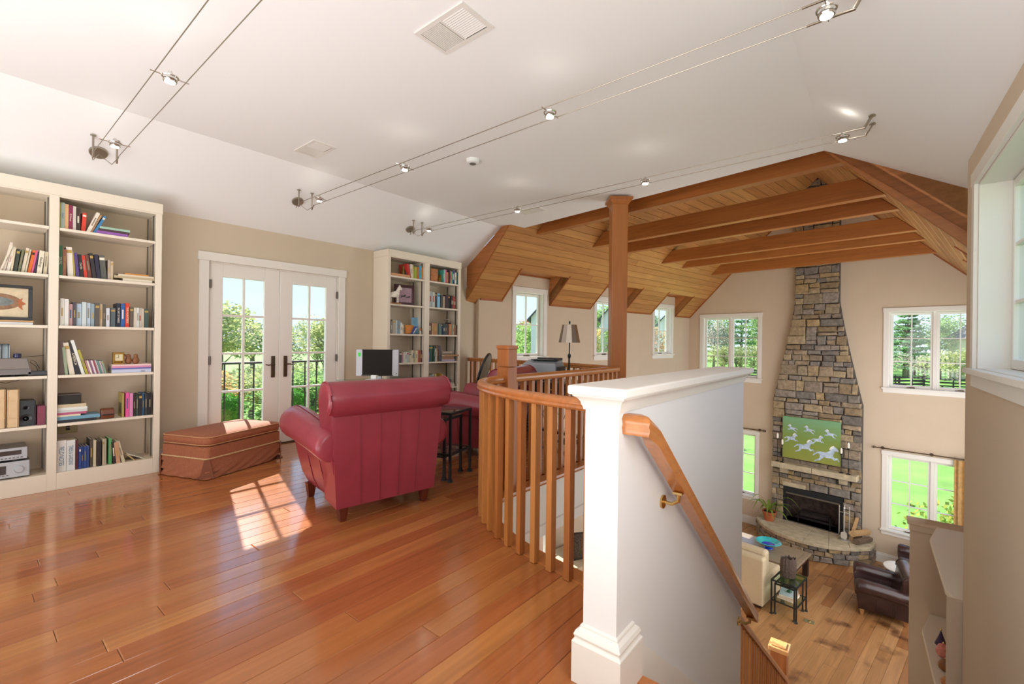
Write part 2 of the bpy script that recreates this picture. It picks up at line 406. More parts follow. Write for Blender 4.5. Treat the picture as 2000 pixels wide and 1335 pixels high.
# ------------------------------------------------------------------ great-room shell (a, b, z frame)
AW, AE, BN = -6.0, -.02, 11.8
ZE = 1.907; AP = (AW+AE)/2; HS = (AE-AW)/2; ZA = ZE+HS
c45 = sqrt(.5)
DW = [(5.36, 6.24), (7.67, 8.60), (9.96, 10.95)]            # dormer window casings (b)
DH = [(5.12, 6.31), (7.54, 8.74), (9.86, 11.04)]            # dormer openings (b)
def inset(w, z0, z1, c=.085): return (w[0]+c, w[1]-c, z0, z1)
dholes = [inset(w, .92, 2.09) for w in DW]
lholes = [(5.72, 6.42, -2.95, -1.25), (7.75, 8.5, -2.6, -1.0), (10.05, 10.85, -2.6, -1.0)]
GW = (0, 0, pi/2-G)
BL = 4.40
def gwall(name, b0, b1, z0, z1, holes):
    return struct(name, wallmb(b0, b1, z0, z1, holes, 0, .18), WALLG, loc=gw(AW, 0), rot=GW)
gwall('wall_dormer', 4.62, BN, LZ, ZE+.02, dholes+lholes)
for i, (b0, b1) in enumerate(DH):
    gwall('wall_dormer', b0-.02, b1+.02, ZE+.02, 2.46, [dholes[i]])
# east wall of the great room, with windows mirroring the dormer wall
GE = (0, 0, -pi/2-G)
eh = [(-(w[1]-.085), -(w[0]+.085), .92, 2.09) for w in DW]
struct('wall_great_east', wallmb(-BN, -4.0, LZ, ZE+.02, eh, 0, .18), WALLG, loc=gw(AE, 0), rot=GE)
for i, (b0, b1) in enumerate(DH):
    struct('wall_great_east', wallmb(-b1-.02, -b0+.02, ZE+.02, 2.46, [eh[i]], 0, .18), WALLG, loc=gw(AE, 0), rot=GE)
# gable wall
GU = [(-5.60, -4.24, .36, 1.875), (-1.775, -.415, .36, 1.875)]
GLw = [(-5.60, -4.27, -2.50, -1.00), (-1.775, -.445, -2.50, -1.00)]
gb = wallmb(AW-.2, AE+.2, LZ, ZE, GU+GLw+[(-3.60, -2.47, -2.81, -2.03)], 0, .2)
gb.prism([(AW-.2, 0, ZE), (AE+.2, 0, ZE), (AE+.2, 0, ZE-.1+.1), (AP, 0, ZA+.15)], (0, .2, 0)) if False else gb.prism([(AW-.1, 0, ZE), (AE+.1, 0, ZE), (AP, 0, ZA+.1)], (0, .2, 0))
struct('wall_gable', gb, WALLG, loc=gw(0, BN), rot=GZ)
# roof slopes: backing with dormer holes, then boards
def slope_M(side):
    if side < 0: return Matrix(((0, c45, c45, AW), (1, 0, 0, 0), (0, c45, -c45, ZE), (0, 0, 0, 1)))
    return Matrix(((0, -c45, -c45, AE), (-1, 0, 0, 0), (0, c45, -c45, ZE), (0, 0, 0, 1)))
RG = Matrix.Rotation(-G, 4, 'Z')
SD = .5/c45                                                   # slope length covered by a dormer
CG = None
rr = random.Random(11)
unit = MB().box(0, 0, 0, 1, 1, .018)
plk2 = MB(); plk2.add([(0, 0, 0), (1, 0, 0), (1, 1, 0), (0, 1, 0), (0, 0, .012), (1, 0, .012), (1, 1, .012), (0, 1, .012), (.001, .035, .018), (.999, .035, .018), (.999, .965, .018), (.001, .965, .018)],
    [(3, 2, 1, 0), (0, 1, 5, 4), (1, 2, 6, 5), (2, 3, 7, 6), (3, 0, 4, 7), (4, 5, 9, 8), (5, 6, 10, 9), (6, 7, 11, 10), (7, 4, 8, 11), (8, 9, 10, 11)])
PL2 = plk2.mesh('board', CEILW)
for side in (-1, 1):
    M = slope_M(side); back = MB()
    hl = [(b0, b1, -.3, SD) for b0, b1 in DH]
    if side > 0: hl = [(-b1, -b0, -.3, SD) for b0, b1 in DH]
    rng = (4.40, BN+.1) if side < 0 else (-BN-.1, -B0)
    for a, c, d, e in tiles(rng, (-.25, HS/c45+.1), hl): back.box(a, d, -.14, c, e, 0, M)
    CG = struct('ceiling', back, CEILW, rot=GZ)
    w = .132; s = 0
    while s < HS/c45:
        segs = [rng]
        if s+w*.5 < SD:
            segs = []; st = rng[0]
            for h in sorted(hl): segs.append((st, h[0])); st = h[1]
            segs.append((st, rng[1]))
        for q0, q1 in segs:
            y = q0
            while y < q1-.02:
                L = rr.uniform(2.2, 4.2); e = min(y+L, q1)
                if q1-e < .6: e = q1
                if s+w*.5 >= SD or True:
                    ob = link('ceiling_board', PL2, CG); ww = min(w, HS/c45-s)
                    if s < SD <= s+w and False: pass
                    ob.matrix_local = M @ Matrix.Translation((y+.0008, s+.0015, 0)) @ Matrix.Diagonal((e-y-.0016, ww-.003, 1, 1))
                y = e
        s += w
# dormer cheeks and lids, dark edge trims
dc = MB(); dt = MB()
for sgn, A0 in ((1, AW), (-1, AE)):
    for b0, b1 in DH:
        for bb, th in ((b0, -.05), (b1, .05)):
            dc.prism([(A0-.0*sgn, bb, ZE-.01), (A0+.5*sgn+.01*sgn, bb, ZE+.5), (A0, bb, ZE+.5)], (0, th, 0))
        dc.box(min(A0, A0+.52*sgn), b0-.05, ZE+.5, max(A0, A0+.52*sgn), b1+.05, ZE+.54)
        for bb in (b0, b1):                                   # raking edge trim
            s_ = -1 if bb == b0 else 1
            n_ = Vector((sgn*c45, 0, -c45))
            p = [Vector((A0, bb+.0*s_, ZE)), Vector((A0+.5*sgn, bb, ZE+.5))]
            q = [p[0], p[1], p[1]+n_*.03, p[0]+n_*.03]
            dt.prism([tuple(v) for v in q], (0, .022*s_, 0))
        dt.prism([(A0, b0, ZE+.497), (A0+.022*sgn, b0, ZE+.497), (A0+.022*sgn, b0, ZE+.475), (A0, b0, ZE+.475)], (0, b1-b0, 0))
    edges = [4.64 if sgn > 0 else B0]+[x for h in DH for x in h]+[BN]
    for i in range(0, len(edges), 2):
        if sgn > 0: dt.box(A0-.0, edges[i], ZE-.03, A0+.03, edges[i+1], ZE+.012)
        else: dt.box(A0-.03, edges[i], ZE-.03, A0, edges[i+1], ZE+.012)
# gable edge trim
for sgn, A0 in ((1, AW), (-1, AE)):
    n_ = Vector((sgn*c45, 0, -c45)); p0 = Vector((A0, BN, ZE)); p1 = Vector((AP, BN, ZA))
    dt.prism([tuple(p0+n_*.018), tuple(p1+n_*.018), tuple(p1+n_*.04), tuple(p0+n_*.04)], (0, -.022, 0))
DCW = wood('dormer_boards', ['#bb7a42', '#c4874b'], .45, ang=G, axis='X', grain=.25)
tag(obj('trim_3', dc, DCW, rot=GZ), kind='structure'); tag(obj('trim_4', dt, wood('edge_trim', ['#94521f', '#a05c2a'], .4, grain=.15), rot=GZ), kind='structure')
# fascia that closes the step between the white ceiling and the timber one, faces the library
def ab(x, y): return x*cos(G)-y*sin(G)
fa = MB()
aL, aLc, aRc, aR = ab(XW, yb(XW)), ab(XL, yb(XL)), ab(XR, yb(XR)), ab(.43, yb(.43))
fa.prism([(-6.02, 4.385, 2.10), (-5.93, 4.385, 1.98), (-5.06, 4.385, 2.85), (-5.02, 4.385, 2.90), (-5.10, 4.385, 2.93), (-6.02, 4.385, 2.40)], (0, .02, 0))
fa.prism([(aRc, B0, ZF+.02), (AE-1.0, B0, 2.885), (AE-.2, B0, 2.085), (aR+.05, B0, 2.03), (aR+.05, B0, ZK), (aR, B0, ZK+.02)], (0, .03, 0))
fa.prism([(AW-.1, B0+.03, 2.92), (AP, B0+.03, ZA+.1), (AE+.1, B0+.03, 2.92)], (0, -.1, 0))
tag(obj('trim_5', fa, wood('fascia_boards', ['#b06c38', '#b9763e'], .4, ang=G, axis='X', grain=.25), rot=GZ), kind='structure')
# raking rafter under the right slope beside the library
raf = MB(); n_ = Vector((-c45, 0, -c45))
p0 = Vector((AE-.05, B0+.03, ZE+.05)); p1 = Vector((AE-1.12, B0+.03, ZE+1.12))
raf.prism([tuple(p0+n_*.0), tuple(p1), tuple(p1+n_*.10), tuple(p0+n_*.16)], (0, .07, 0))
rfo = tag(obj('rafter', raf, BEAMW, rot=GZ, bevel=.003), 'reddish timber rafter raking down under the white ceiling at far right', 'rafter')
# back of the roof over the library so no daylight enters
struct('ceiling', MB().box(-6.6, B0-.3, ZF+.16, .6, B0-.12, 5.2), CEIL, rot=GZ)
struct('light_block_northwest', MB().box(-6.6, 3.8, LZ-.5, -6.22, 4.9, 3.2).box(-6.6, 4.55, ZE+.4, -6.1, 4.75, 5.2), WALLG, rot=GZ)  # unseen filler boxes added to close a light leak at the corner
# beams
for i, (b, w_) in enumerate([(4.97, 'nearest the white ceiling, first of six'), (6.36, 'second of six from the white ceiling'), (7.16, 'third of six from the white ceiling'), (8.65, 'fourth of six, below the stone chimney top'), (9.50, 'fifth of six, one before the gable wall'), (10.95, 'sixth and last, nearest the gable wall')]):
    zb = 2.86; h = .235; x0 = AW+(zb-ZE)+.03; x1 = AE-(zb-ZE)-.03
    bm_ = MB().prism([(x0, b, zb), (x1, b, zb), (x1-h, b, zb+h), (x0+h, b, zb+h)], (0, .115, 0))
    root = tag(obj('ceiling_beam', bm_, BEAMW, rot=GZ, bevel=.004), 'long timber cross beam under the vaulted ceiling, '+w_, 'beam', 'cross beams of the great room')
# ------------------------------------------------------------------ lower floor
lf = MB().box(-7.5, -3.0, LZ-.2, 1.5, 12.2, LZ-.021)
FL2 = struct('floor', lf, mat('subfloor_low', '#5a3a22', .8), rot=GZ)
PLL = plank.mesh('plank_low', LOWW)
rr = random.Random(5); cnt2 = 0; a = -5.98; pw2 = .15
while a < AE:
    y = 5.6+rr.uniform(-.8, 0) if a > -4.4 else 9.5
    while y < BN:
        L = rr.uniform(.45, 2.4); e = min(y+L, BN)
        link('floor_plank', PLL, FL2, loc=(a+.001, y, LZ), scale=(pw2-.002, e-y-.002, 1)); cnt2 += 1
        y = e
    a += pw2
obj('floor_boards', MB().box(-5.98, -2.6, LZ-.02, -4.43, 9.0, LZ-.001).box(-4.42, -2.6, LZ-.02, AE, 4.75, LZ-.001), LOWW, FL2)
# baseboards
bbm = MB()
def bprof(h=.17): return [(0, 0), (.018, 0), (.018, h-.03), (.010, h-.012), (.010, h), (0, h)]
for u0_, u1_ in ((AW, -4.05), (-1.95, AE)):
    bbm.box(u0_, BN-.018, LZ, u1_, BN, LZ+.16); bbm.box(u0_, BN-.012, LZ+.16, u1_, BN, LZ+.19)
bbm.box(AW, 4.5, LZ, AW+.018, 5.6, LZ+.18); bbm.box(AW, 6.55, LZ, AW+.018, BN, LZ+.18)
tag(obj('baseboard_gable', bbm, TRIM, rot=GZ), kind='structure')
bb2 = MB(); bb2.box(XW, 1.16, 0, XW+.018, 1.53, .14).box(XW, 3.14, 0, XW+.018, 3.54, .14)
tag(obj('baseboard_west', bb2, TRIM), kind='structure')
# ------------------------------------------------------------------ windows
WN = [0]
def window(origin, rz, u0, u1, z0, z1, sashes=1, cols=2, rows=2, casing=.085, reveal=.09, crank=True, horns=True, cheap=False):
    WN[0] += 1
    r = bpy.data.objects.new('window_%d' % WN[0], None); COL.objects.link(r); r.location = origin; r.rotation_euler = rz; r['kind'] = 'structure'
    c = MB(); t = .02
    c.box(u0-casing, -t, z0-.02, u0, 0, z1).box(u1, -t, z0-.02, u1+casing, 0, z1).box(u0-casing-.008, -t-.004, z1, u1+casing+.008, 0, z1+casing)
    obj('casing', c, TRIM, r, bevel=.002)
    st = MB().box(u0-casing-.02, -.05, z0-.03, u1+casing+.02, 0, z0).box(u0+.001, 0, z0-.03, u1-.001, reveal, z0+.003)
    obj('window_sill', st, TRIM, r, bevel=.003)
    obj('apron', MB().box(u0-casing, -.016, z0-.03-.075, u1+casing, 0, z0-.03), TRIM, r)
    j = MB(); j.box(u0, 0, z0, u0+.014, reveal+.08, z1).box(u1-.014, 0, z0, u1, reveal+.08, z1).box(u0+.014, 0, z1-.014, u1-.014, reveal+.08, z1)
    obj('jamb', j, TRIM, r)
    U0, U1 = u0+.014, u1-.014; mw = .05; sw = (U1-U0-mw*(sashes-1))/sashes
    if sashes > 1:
        mm = MB()
        for k in range(1, sashes): mm.box(U0+k*sw+(k-1)*mw, reveal-.03, z0, U0+k*sw+k*mw, reveal+.06, z1-.014)
        obj('mullion', mm, TRIM, r)
    for k in range(sashes):
        a = U0+k*(sw+mw); b = a+sw; f = .042; y0, y1 = reveal, reveal+.045; zz0, zz1 = z0+.004, z1-.018
        s = MB().box(a, y0, zz0, a+f, y1, zz1).box(b-f, y0, zz0, b, y1, zz1).box(a+f, y0, zz0, b-f, y1, zz0+f+.01).box(a+f, y0, zz1-f, b-f, y1, zz1)
        so = obj('sash', s, TRIM, r, bevel=0 if cheap else .003)
        ga, gb_, gz0, gz1 = a+f, b-f, zz0+f+.01, zz1-f
        mu = MB(); m_ = .009
        for i in range(1, cols): x = ga+(gb_-ga)*i/cols; mu.box(x-m_, y0+.005, gz0, x+m_, y1-.008, gz1)
        for i in range(1, rows): z = gz0+(gz1-gz0)*i/rows; mu.box(ga, y0+.008, z-m_, gb_, y1-.01, z+m_)
        obj('muntin', mu, TRIM, so)
        for i in range(cols):
            for j_ in range(rows):
                xa = ga+(gb_-ga)*i/cols; xb = ga+(gb_-ga)*(i+1)/cols; za = gz0+(gz1-gz0)*j_/rows; zb = gz0+(gz1-gz0)*(j_+1)/rows
                p = MB().box(xa+.004, y0+.020, za+.004, xb-.004, y0+.024, zb-.004)
                obj('pane', p, GLASS, so)
        if crank and not cheap:
            ck = MB().box((a+b)/2-.06, y0-.03, z0, (a+b)/2+.06, y0, z0+.018).tube([((a+b)/2-.02, y0-.028, z0+.02), ((a+b)/2+.03, y0-.04, z0+.03), ((a+b)/2+.06, y0-.035, z0+.018)], .005, 6)
            obj('crank_handle', ck, CHROME if rz == RWR else BRONZE, r)
    return r
for i, w in enumerate(DW):
    window(gw(AW, 0), GW, w[0]+.085, w[1]-.085, .92, 2.09, 1, 2, 2, .085, .09)
for i, h in enumerate(lholes): window(gw(AW, 0), GW, h[0], h[1], h[2], h[3], 1, 2, 3 if i else 4)
for u0_, u1_, z0_, z1_ in GU: window(gw(0, BN), GZ, u0_, u1_, z0_, z1_, 2, 2, 3)
for u0_, u1_, z0_, z1_ in GLw: window(gw(0, BN), GZ, u0_, u1_, z0_, z1_, 2, 2, 3)
for h in eh: window(gw(AE, 0), GE, h[0], h[1], h[2], h[3], 1, 2, 2, crank=False, cheap=True)
window((.505, 0, 0), RWR, *RWIN, 1, 2, 3, .075, .13)
# ------------------------------------------------------------------ french doors (two leaves), hinge to hinge
dz = 1.965
dcas = MB()
dcas.box(1.535, -.022, 0, 1.62, 0, 1.975).box(3.035, -.022, 0, 3.12, 0, 1.975).box(1.523, -.028, 1.975, 3.132, 0, 2.062).box(1.62, -.0, 0, 1.632, .18, 1.972).box(3.023, 0, 0, 3.035, .18, 1.972).box(1.632, 0, 1.962, 3.023, .18, 1.974)
tag(obj('trim_6', dcas, TRIM, loc=(XW, 0, 0), rot=RW90, bevel=.002), kind='structure')
tag(obj('trim_7', MB().box(1.632, -.0, .0, 3.023, .18, .012), BRONZE, loc=(XW, 0, 0), rot=RW90), kind='structure')
for n_, (a, b, hx, hs) in enumerate([(1.636, 2.327, 2.262, 1), (2.333, 3.019, 2.398, -1)]):
    d = bpy.data.objects.new('door_%d' % (n_+1), None); COL.objects.link(d); d.location = (XW, 0, 0); d.rotation_euler = RW90; d['kind'] = 'structure'
    g0, g1 = (1.755, 2.165) if n_ == 0 else (2.475, 2.885); gz0, gz1 = .235, 1.828; y0, y1 = .012, .056
    fr = MB().box(a, y0, .014, g0, y1, dz).box(g1, y0, .014, b, y1, dz).box(g0, y0, .014, g1, y1, gz0).box(g0, y0, gz1, g1, y1, dz)
    fo = obj('leaf_frame', fr, TRIM, d, bevel=.003)
    mu = MB(); m_ = .011
    mu.box((g0+g1)/2-m_, y0+.008, gz0, (g0+g1)/2+m_, y1-.008, gz1)
    for k in range(1, 4): z = gz0+(gz1-gz0)*k/4; mu.box(g0, y0+.011, z-m_, g1, y1-.011, z+m_)
    obj('muntin', mu, TRIM, fo)
    for i in range(2):
        for k in range(4):
            xa = g0+(g1-g0)*i/2; za = gz0+(gz1-gz0)*k/4
            obj('pane', MB().box(xa+.005, .031, za+.005, xa+(g1-g0)/2-.005, .035, za+(gz1-gz0)/4-.005), GLASS, fo)
    hp = MB().box(hx-.022, y0-.010, .76, hx+.022, y0, 1.0)
    ho = obj('door_handle', hp, BRONZE, d, bevel=.006)
    lv = MB().cyl((hx, y0-.01, .905), (hx, y0-.045, .905), .009).tube([(hx, y0-.045, .905), (hx-.03*hs*-1*-1, y0-.05, .908), (hx-.06*hs, y0-.048, .900), (hx-.095*hs, y0-.046, .908)], [.009, .008, .007, .006], 8)
    obj('lever', lv, BRONZE, ho, smooth=True)
    for hz in (.16, .92, 1.70):
        hy = a if n_ == 0 else b
        hh = obj('hinge', MB().cyl((hy, -.004, hz), (hy, -.004, hz+.09), .007, 8).box(hy-.012, -.006, hz+.004, hy+.012, .002, hz+.086), HINGE, d)
# balcony outside
bs = tag(obj('balcony_deck', MB().box(-6.75, 1.0, -.16, -5.52, 3.75, -.06), mat('balcony_stone', '#b9b2a6', .8)), 'grey stone balcony slab outside the french doors', 'balcony')
br = thing('balcony_railing', 'thin black metal balcony railing outside the french doors', 'railing', (-5.85, 2.35, -.06))
obj('top_rail', MB().box(-.02, -1.2, .95, .02, 1.2, .975), BLACKM, br); obj('bottom_rail', MB().box(-.015, -1.2, .06, .015, 1.2, .08), BLACKM, br)
for k in range(16): y = -1.17+k*.156; obj('bar', MB().cyl((0, y, .0), (0, y, .955), .009, 8), BLACKM, br)
# ------------------------------------------------------------------ half wall beside the stair
HX0, HX1, HY0, HY1, HZ = -.818, -.690, 1.42, 3.19, 1.0
struct('wall_half', MB().box(HX0, HY0, LZ, HX1, HY1, HZ), HALFW)
def ring(x0, y0, x1, y1, prof):     # moulding round a rectangle; prof = (outset, z)
    return [[(x0-o, y0-o, z), (x1+o, y0-o, z), (x1+o, y1+o, z), (x0-o, y1+o, z)] for o, z in prof]
cap = MB(); cap.loft(ring(HX0, HY0, HX1, HY1, [(.0, .962), (.006, .962), (.008, .972), (.011, .978), (.014, .99), (.022, 1.002), (.034, 1.009), (.036, 1.015), (.0, 1.015)]))
tag(obj('trim_8', cap, TRIM, smooth=30), kind='structure')
tag(obj('trim_9', MB().box(HX0-.048, HY0-.05, 1.015, HX1+.048, HY1+.05, 1.048), TRIM, bevel=.007), kind='structure')
pl_ = MB(); pl_.loft(ring(HX0, HY0, HX1+.0, HY0+.125, [(.030, .0), (.030, .145), (.024, .150), (.022, .158), (.026, .166), (.020, .180), (.008, .190), (.008, .198), (.0, .203)]))
tag(obj('baseboard_half', pl_, TRIM, bevel=.002), kind='structure')
sk = MB(); sk.prism([(HX1, HY0+.15, 0.02), (HX1, HY0+.15, .125), (HX1, 5.4, .125-(5.4-1.57)*.8), (HX1, 5.4, -.25-(5.4-1.57)*.8), (HX1, 1.62, -.20)], (.016, 0, 0))
tag(obj('baseboard_stair', sk, TRIM), kind='structure')
# handrail on the half wall
hr = thing('handrail', 'sloping cherry handrail fixed on the white half wall beside the stairs', 'handrail')
hp_ = [(-.026, -.035), (-.032, -.012), (-.026, .0), (-.032, .018), (-.020, .032), (.020, .032), (.032, .018), (.026, 0), (.032, -.012), (.026, -.035)]
rb = MB(); sl = -.84
path = [(-.69, 1.475, .925), (-.604, 1.475, .925)]
def railring(P, side, up=Vector((0, 0, 1))): return [tuple(Vector(P)+side*a+up*b) for a, b in hp_]
rings = [railring((-.690, 1.478, .925), Vector((0, -1, 0))), railring((-.622, 1.478, .925), Vector((.62, -.78, 0))*1.15), railring((-.622, 1.50, .915), Vector((1, 0, 0))), railring((-.622, 3.20, .915+sl*1.70), Vector((1, 0, 0)))]
rb.loft([rings[0], rings[1]]); rb = MB()
rb.loft([railring((-.690, 1.475, .922), Vector((0, -1, 0))), railring((-.655, 1.475, .922), Vector((0, -1, 0))), railring((-.622, 1.475, .922), Vector((.72, -.72, 0))*1.36), railring((-.622, 1.54, .922-.045), Vector((1, 0, 0))), railring((-.622, 3.20, .915+sl*1.70), Vector((1, 0, 0)))])
obj('rail', rb, RAILW, hr, smooth=50)
for y in (1.80, 3.10):
    z = .915+sl*(y-1.5)-.035
    k = MB().cyl((-.690, y+.02, z-.07), (-.682, y+.02, z-.07), .027, 16).tube([(-.685, y+.02, z-.07), (-.65, y+.02, z-.072), (-.625, y+.02, z-.055), (-.622, y+.02, z-.02)], .008, 8).box(-.640, y-.005, z-.022, -.604, y+.045, z-.014)
    obj('bracket', k, BRASS, hr, smooth=True)
# ------------------------------------------------------------------ curved loft balustrade
def balustrade(name, label, paths, newels, skip=()):
    root = thing(name, label, 'railing')
    prof = [(-.028, -.03), (-.034, -.02), (-.030, -.008), (-.034, .004), (-.032, .014), (-.020, .026), (0, .030), (.020, .026), (.032, .014), (.034, .004), (.030, -.008), (.034, -.02), (.028, -.03)]
    for path, step, zr in paths:
        P = interp(path, .04)
        obj('rail', MB().sweep(prof, [tuple(p+Vector((0, 0, zr-.03))) for p in P]), RAILW, root, smooth=35)
        Q = interp(path, step)
        for i, q in enumerate(Q[:-1]):
            p = (q+Q[i+1])/2; t = (Q[i+1]-q)
            ang = atan2(t.y, t.x)
            link('baluster', BAL, root, (p.x, p.y, 0.0), (0, 0, ang))
    return root
BAL = MB().box(-.0185, -.0185, .003, .0185, .0185, .862).mesh('baluster', BALW)
LB = balustrade('loft_railing', 'curved cherry railing with square balusters around the loft opening', [(RAILP, .118, .925), (RAILP2, .118, .925)], [])
nw = MB().box(-.058, -.058, 0, .058, .058, .99)
no = obj('newel_post', nw, POSTW, LB, loc=(-2.368, 2.84, 0), bevel=.003)
obj('newel_cap', MB().box(-.058, -.058, .993, .058, .058, 1.135).box(-.064, -.064, 1.135, .064, .064, 1.165), POSTW, LB, loc=(-2.368, 2.84, 0), bevel=.003)
RB = balustrade('rear_railing', 'cherry guard railing behind the desk overlooking the great room', [(BACKP, .118, .925)], [])
pt = thing('timber_post', 'tall square cherry post rising to the ceiling beam', 'post', (-2.43, 4.93, 0), YAW)
obj('shaft', MB().box(-.092, -.092, -.02, .092, .092, 2.84), POSTW, pt, bevel=.012)
obj('base_block', MB().box(-.104, -.104, 0, .104, .104, .30), POSTW, pt, bevel=.006)
cpm = MB(); cpm.loft([[(-q, -q, z), (q, -q, z), (q, q, z), (-q, q, z)] for q, z in [(.092, 2.80), (.10, 2.805), (.118, 2.835), (.122, 2.845), (.135, 2.850), (.135, 2.878), (.128, 2.88)]])
obj('capital', cpm, POSTW, pt)
obj('lower_shaft', MB().box(-.092, -.092, LZ, .092, .092, -.46), POSTW, pt)
# ------------------------------------------------------------------ staircase
stc = thing('staircase', 'wooden staircase going down beside the white half wall', 'stairs')
NT = 16; ry = .235; rz_ = 3.19/17
for k in range(NT):
    y = 1.575+k*ry; z = -(k+1)*rz_
    t = MB().box(-.689, y-.02, z-.03, .44-.02*k*.2*0, y+ry+.005, z)
    obj('tread', MB().box(-.672, y-.0, z-.03, (.37 if y < 3.8 else .20), y+ry+.025, z), RAILW, stc, bevel=.004)
    obj('riser', MB().box(-.672, y-.018, z, (.37 if y < 3.8 else .20), y, z+rz_-.03), TRIM, stc)
lr = thing('stair_railing', 'lower cherry stair railing with closely spaced balusters and a capped newel', 'railing')
s2 = -.775
pr2 = [(-.03, -.03), (-.034, 0), (-.022, .028), (.022, .028), (.034, 0), (.03, -.03)]
y0_, y1_ = 3.20, 5.42
z0_ = lambda y: -.60+s2*(y-3.30)
obj('rail', MB().loft([[(-.75+a, y0_, z0_(y0_)+b) for a, b in pr2], [(-.75+a, y1_, z0_(y1_)+b) for a, b in pr2]]), RAILW, lr)
obj('closed_stringer', MB().prism([(-.78, 3.19, z0_(3.19)-.80), (-.78, 5.42, z0_(5.42)-.80), (-.78, 5.42, z0_(5.42)-1.15), (-.78, 3.19, z0_(3.19)-1.15)], (.06, 0, 0)), TRIM, lr)
for k in range(23):
    y = 3.25+k*.094; z = z0_(y)
    obj('baluster', MB().box(-.766, y-.016, z-.82, -.734, y+.016, z-.025), BALW, lr)
obj('newel_post', MB().box(-.895, 5.44, LZ, -.755+.01, 5.585, -2.0), POSTW, lr, bevel=.004)
nc = MB(); nc.box(-.912, 5.425, -2.0, -.728, 5.60, -1.955); nc.box(-.885, 5.45, -1.955, -.755, 5.575, -1.942)
obj('newel_cap', nc, wood('newel_cap_wood', ['#d9a066', '#e0aa70'], .3, coat=.3, grain=.1), lr, bevel=.004)
# ------------------------------------------------------------------ partition and display shelves right of the stair
struct('wall_partition', MB().box(.215, 5.80, LZ, 1.1, 5.93, -.50), WALLG)
tag(obj('trim_10', MB().box(.19, 5.775, -.50, 1.1, 5.955, -.47).box(.205, 5.785, -.56, 1.1, 5.80, -.50), WALLG, bevel=.003), kind='structure')
sh = thing('display_shelf_unit', 'built-in cream display shelves with angled fronts right of the stairs', 'shelf')
for z in (-.475, -1.30, -2.1):
    q = [(.40, 5.79), (.325, 5.38), (.345, 4.33), (.41, 4.12), (.95, 4.12), (.95, 5.79)] if z == -.475 else [(.36, 5.79), (.285, 5.42), (.33, 4.33), (.41, 4.12), (.95, 4.12), (.95, 5.79)]
    obj('shelf_board', MB().prism([(x, y, z) for x, y in q], (0, 0, -.035)), CASE, sh, bevel=.004)
obj('end_panel', MB().box(.335, 4.105, LZ, .95, 4.135, -.44), WALLG, sh)
SHO = [('paper_cone', '#3a2550', 'dark purple cone figure on the lower angled display shelf', .04, .12), ('painted_egg', '#d8847a', 'pink and gold egg ornament on the lower angled display shelf', .045, .11), ('round_gourd', '#8a5a30', 'brown gourd ornament on the lower angled display shelf', .045, .09), ('small_pumpkin', '#c08040', 'orange pumpkin ornament on the lower angled display shelf', .045, .06), ('toy_figure', '#b23a55', 'crimson toy figure at the near end of the lower angled display shelf', .035, .10)]
for i, (nm, c, lb, r_, h_) in enumerate(SHO):
    y = 5.25-i*.20; t = thing(nm, lb, 'ornament', (.395+.0*i, y, -1.30), 0, 'ornaments on the angled display shelf')
    pf = [(r_*.5, 0), (r_, h_*.25), (r_*1.05, h_*.5), (r_*.7, h_*.85), (r_*.15, h_)] if i else [(r_, 0), (r_*.95, .01), (r_*.4, h_*.6), (r_*.03, h_)]
    obj('body', MB().lathe(pf, 16), mat(nm+'_glaze', c, .4, noise=.3, nscale=40), t, smooth=True)
    obj('knob', MB().lathe([(.004, h_-.003), (.008, h_+.006), (.003, h_+.014)], 8), BRASS, t, smooth=True)
# ------------------------------------------------------------------ bookcases
XF, XB = -4.97, -5.295
def yat(px, X=-4.99):
    r = (px-1000)/889; dx = r*cos(YAW)-sin(YAW); dy = r*sin(YAW)+cos(YAW); return X*dy/dx
def bookcase(label, y0, y1, stiles, shelf_z, skip=()):
    t = thing('bookcase', label, 'bookcase', (0, 0, 0), 0, 'built-in bookcases')
    top = 2.375
    f = MB(); ys = [y0]+[s for st in stiles for s in st]+[y1]
    fr = MB()
    edges = [(y0, y0+.045)]+list(stiles)+[(y1-.045, y1)]
    for a, b in edges: fr.box(XF-.02, a, 0, XF, b, top-.03)
    for i in range(len(edges)-1):
        fr.box(XF-.02, edges[i][1], 0, XF, edges[i+1][0], .13); fr.box(XF-.02, edges[i][1], 2.275, XF, edges[i+1][0], top-.03)
    obj('face_frame', fr, CASE, t, bevel=.002)
    cr = MB().box(XB, y0-.005, top-.09, XF+.006, y1+.005, top); obj('cornice', cr, CASE, t, bevel=.003)
    for a, b in edges: obj('side_panel', MB().box(XB, (a if a != edges[-1][0] else b-.02), .0, XF-.02, (a+.02 if a == y0 else b), top-.09), CASE, t)
    obj('back_panel', MB().box(XB, y0+.02, 0, XB+.006, y1-.02, top-.09), CASEIN, t)
    obj('bottom', MB().box(XB+.006, y0+.02, 0, XF-.02, y1-.02, .128), CASEIN, t)
    for i in range(len(edges)-1):
        a, b = edges[i][1], edges[i+1][0]
        for j, z in enumerate(shelf_z):
            if (i, j) in skip: continue
            obj('shelf', MB().box(XB+.008, a+.002, z-.022, XF-.004, b-.002, z), CASE, t, bevel=.002)
        for yy in (a+.004, b-.004):
            obj('shelf_standard', MB().box(XB+.07, yy-.004, .14, XB+.086, yy+.004, 2.27), HINGE, t)
            obj('shelf_standard', MB().box(XF-.07, yy-.004, .14, XF-.054, yy+.004, 2.27), HINGE, t)
    return t
SZ = [2.04, 1.67, 1.278, .89, .512]
bookcase('tall cream built-in bookcase left of the french doors, full of books and stereo', -.75, 1.158, [(-.19, -.135), (.4545, .5085)], SZ)
bookcase('tall cream built-in bookcase right of the french doors, behind the glass computer desk', 3.535, 4.845, [(4.148, 4.235)], SZ)
PAPER = mat('paper_pages', '#e6dcc4', .9)
